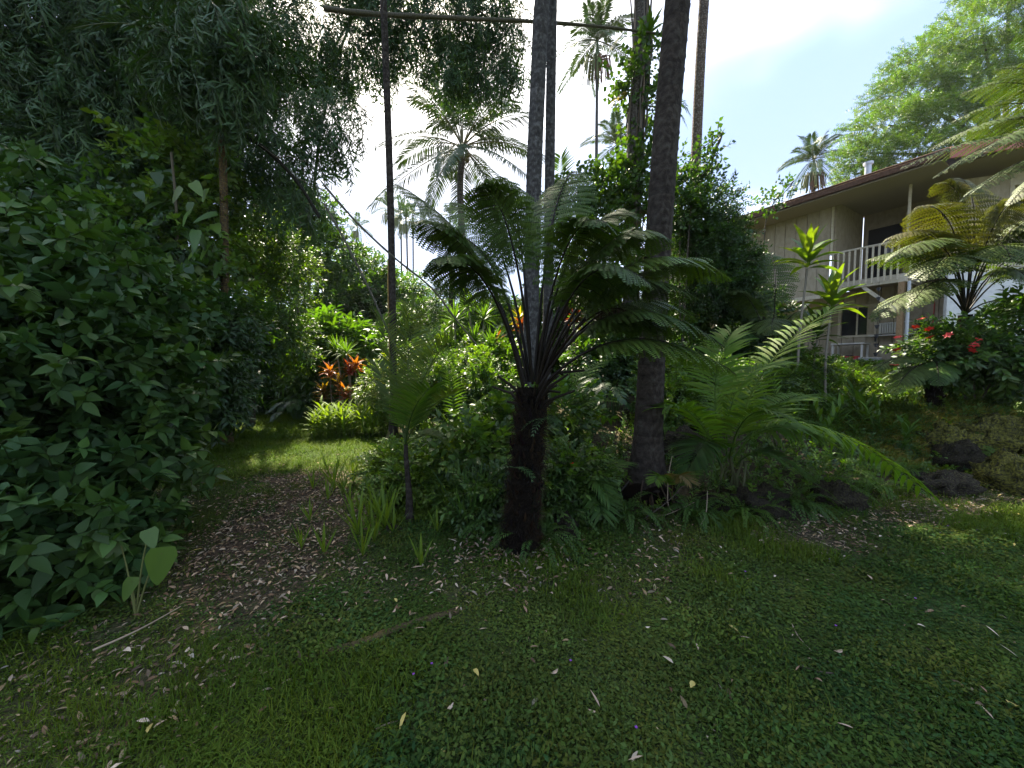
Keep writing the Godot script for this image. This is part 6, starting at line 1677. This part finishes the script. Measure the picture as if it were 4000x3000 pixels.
	bx(wing, "lanai_floor", soffit, 0.0, 5.0, 2.36, 2.45, 0.085 if s < 0 else -2.0, 2.0 if s < 0 else -0.085)
	bx(wing, "lanai_wall", dark, 0.0, 5.0, 2.46, 4.6, 1.9 if s < 0 else -2.0, 2.0 if s < 0 else -1.9)
	bx(wing, "corner_post", trim, 1.003, 1.09, 2.503, 4.298, -0.055, 0.055)
	# roofs: slabs that rise from the eaves
	var slope := 0.30
	var roof := Geo.new()
	var ring := [Vector3(-0.89, 4.78, -1.02), Vector3(9.2, 4.78, -1.02), Vector3(9.2, 4.78 + 5.5 * slope, 4.48), Vector3(-0.89, 4.78 + 5.5 * slope, 4.48)]
	slab(roof, ring, 0.1)
	var main_roof := part(o, "roof", roof.mesh(), brown)
	bx(main_roof, "gutter", brown, -0.89, 9.2, 4.74, 4.88, -1.10, -1.023)
	# rows of tile ends along the eave
	x = -0.88
	while x < 9.1:
		bar(main_roof, "roof_tile", mottled("tile", [[0.0, Color(0.12, 0.07, 0.05)], [0.5, Color(0.22, 0.14, 0.10)], [1.0, Color(0.33, 0.23, 0.17)]], 0.4, 0.8, 0.6), Vector3(x + 0.1, 4.925, -1.08), Vector3(x + 0.1, 4.925 + 0.75 * slope, -0.36), 0.19, 0.03)
		x += 0.2
	var n := Vector3(-wd.z, 0, wd.x)
	if n.z < 0:
		n = -n
	var c0 := Vector3(-0.89, 4.78, -1.03)
	var c1 := c0 + wd * 6.0
	var wr := Geo.new()
	slab(wr, [c0, c1, c1 + n * 4.5 + UP * 4.5 * slope, c0 + n * 4.5 + UP * 4.5 * slope], 0.1)
	part(o, "wing_roof", wr.mesh(), brown)
	bar(o, "fascia", pink, c0 + UP * 0.03 - n * 0.03, c1 + UP * 0.03 - n * 0.03, 0.04, 0.26).set_meta("label", "faded pink fascia board at the roof corner")
	bx(o, "soffit_board", soffit, -0.8, 9.0, 4.70, 4.735, -1.0, -0.035)
	# stove pipe
	g = Geo.new()
	g.tube([Vector3(0.95, 5.1, 0.5), Vector3(0.95, 5.78, 0.5)], [0.075, 0.075], 12, Color.WHITE)
	var sp := part(o, "vent_pipe", g.mesh(), plain_mat("zinc", Color(0.42, 0.44, 0.46), 0.4, 0.6))
	g = Geo.new()
	g.tube([Vector3(0.95, 5.77, 0.5), Vector3(0.95, 5.8, 0.5), Vector3(0.95, 5.86, 0.5), Vector3(0.95, 5.88, 0.5)], [0.02, 0.115, 0.115, 0.01], 12, Color.WHITE)
	part(sp, "cap", g.mesh(), plain_mat("zinc", Color(0.42, 0.44, 0.46), 0.4, 0.6))
	porch_things(o)

func slab(g: Geo, ring: Array, thick: float) -> void:
	var n: Vector3 = (ring[2] - ring[0]).cross(ring[1] - ring[0]).normalized()
	if n.y < 0:
		n = -n
	for side in [0, 1]:
		var b := g.v.size()
		for q in ring:
			g.v.append(q + n * (thick if side else 0.0)); g.n.append(n if side else -n); g.c.append(Color.WHITE)
		var flip: bool = (g.v[b + 1] - g.v[b]).cross(g.v[b + 2] - g.v[b]).dot(g.n[b]) > 0
		g.i.append_array(PackedInt32Array([b, b + 2, b + 1, b, b + 3, b + 2] if flip else [b, b + 1, b + 2, b, b + 2, b + 3]))
	for k in 4:
		var b := g.v.size()
		var p: Vector3 = ring[k]
		var q: Vector3 = ring[(k + 1) % 4]
		var mid: Vector3 = (ring[0] + ring[1] + ring[2] + ring[3]) / 4.0
		var out := (q - p).cross(n).normalized()
		if out.dot(p - mid) < 0:
			out = -out
		for e in [p, q, q + n * thick, p + n * thick]:
			g.v.append(e); g.n.append(out); g.c.append(Color.WHITE)
		var flip: bool = (g.v[b + 1] - g.v[b]).cross(g.v[b + 2] - g.v[b]).dot(out) > 0
		g.i.append_array(PackedInt32Array([b, b + 2, b + 1, b, b + 3, b + 2] if flip else [b, b + 1, b + 2, b, b + 2, b + 3]))

# things kept under the balcony, in the house's own directions
func porch_things(h: Node3D) -> void:
	var t := h.transform
	var black := plain_mat("dark metal", Color(0.03, 0.03, 0.032), 0.5, 0.5)
	var grey := plain_mat("grey plastic", Color(0.28, 0.29, 0.30), 0.6)
	var cream := plain_mat("worn white paint", Color(0.55, 0.53, 0.48), 0.6)
	var o := porch("rain_chain", "dark rain chain of small cups hanging beside the balcony post", "rain chain", t, Vector3(0.42, 2.19, -0.12))
	for k in 8:
		var y := -0.08 - k * 0.255
		var g := Geo.new()
		g.tube([Vector3(0, y - 0.10, 0), Vector3(0, y - 0.095, 0), Vector3(0, y, 0), Vector3(0, y - 0.01, 0)], [0.004, 0.022, 0.055, 0.048], 10, Color.WHITE)
		part(o, "cup", g.mesh(), black)
		g = Geo.new()
		g.tube([Vector3(0, y - 0.0, 0), Vector3(0, y + 0.17, 0)], [0.005, 0.005], 5, Color.WHITE)
		part(o, "link", g.mesh(), black)
	o = porch("wall_shelf", "narrow shelf on the lower house wall", "shelf", t, Vector3(0.45, 0.86, 1.3))
	bx(o, "board", cream, -0.5, 0.5, 0.0, 0.03, -0.15, 0.15)
	for x in [-0.4, 0.4]:
		bx(o, "bracket", black, x - 0.015, x + 0.015, -0.16, -0.003, 0.08, 0.16)
	o = porch("heater", "white ribbed portable heater standing on the porch shelf", "heater", t, Vector3(0.55, 0.893, 1.26))
	bx(o, "housing", cream, -0.2, 0.2, 0.03, 0.36, 0.03, 0.1)
	for k in 7:
		bx(o, "fin", cream, -0.18 + k * 0.052, -0.155 + k * 0.052, 0.05, 0.34, -0.06, 0.027)
	for x in [-0.15, 0.15]:
		bx(o, "foot", black, x - 0.02, x + 0.02, 0.0, 0.03, -0.05, 0.09)
	o = porch("work_table", "worn white table under the porch window", "table", t, Vector3(1.35, 0.04, 0.95))
	bx(o, "tabletop", cream, -0.45, 0.35, 0.58, 0.62, -0.28, 0.28)
	for q in [[-0.42, -0.25], [0.28, -0.25], [-0.42, 0.2], [0.28, 0.2]]:
		bx(o, "leg", cream, q[0], q[0] + 0.05, 0.0, 0.579, q[1], q[1] + 0.05)
	o = porch("tool_box", "red tool box on the ground in front of the porch table", "tool box", t, Vector3(1.15, 0.04, 0.4))
	bx(o, "case", plain_mat("red plastic", Color(0.42, 0.03, 0.035), 0.45), -0.22, 0.22, 0.0, 0.16, -0.1, 0.1)
	bx(o, "lid", plain_mat("red plastic", Color(0.42, 0.03, 0.035), 0.45), -0.225, 0.225, 0.163, 0.21, -0.105, 0.105)
	bx(o, "handle", black, -0.08, 0.08, 0.21, 0.24, -0.015, 0.015)
	o = porch("storage_box", "low grey storage box beside the red tool box", "box", t, Vector3(0.68, 0.04, 0.35))
	bx(o, "bin", grey, -0.24, 0.2, 0.0, 0.14, -0.12, 0.12)
	bx(o, "lid", cream, -0.25, 0.21, 0.142, 0.165, -0.13, 0.13)
	o = porch("red_pole", "thin red pole leaning on the lower house wall", "pole", t, Vector3(-0.35, 0.05, 1.2))
	var g := Geo.new()
	g.tube([Vector3.ZERO, Vector3(0.02, 1.7, 0.24)], [0.014, 0.014], 7, Color.WHITE)
	part(o, "shaft", g.mesh(), plain_mat("red paint", Color(0.42, 0.06, 0.05), 0.5))
	o = porch("hanging_rail", "thin rail with a dark bag hanging on the lower house wall", "rail", t, Vector3(0.0, 1.25, 1.38))
	bar(o, "rod", cream, Vector3(-0.75, 0, 0), Vector3(0.35, 0.0, 0), 0.02, 0.02)
	g = Geo.new()
	g.lump(Vector3(-0.1, -0.24, -0.06), Vector3(0.08, 0.24, 0.06), wob, 0.3, 300.0, 9, Color(0.03, 0.03, 0.03))
	part(o, "bag", g.mesh(), leaf_mat("cloth", 0.9, 0.0))

func porch(called: String, label: String, category: String, t: Transform3D, at: Vector3) -> Node3D:
	var o := thing(called, label, category, t * at)
	o.basis = t.basis
	return o
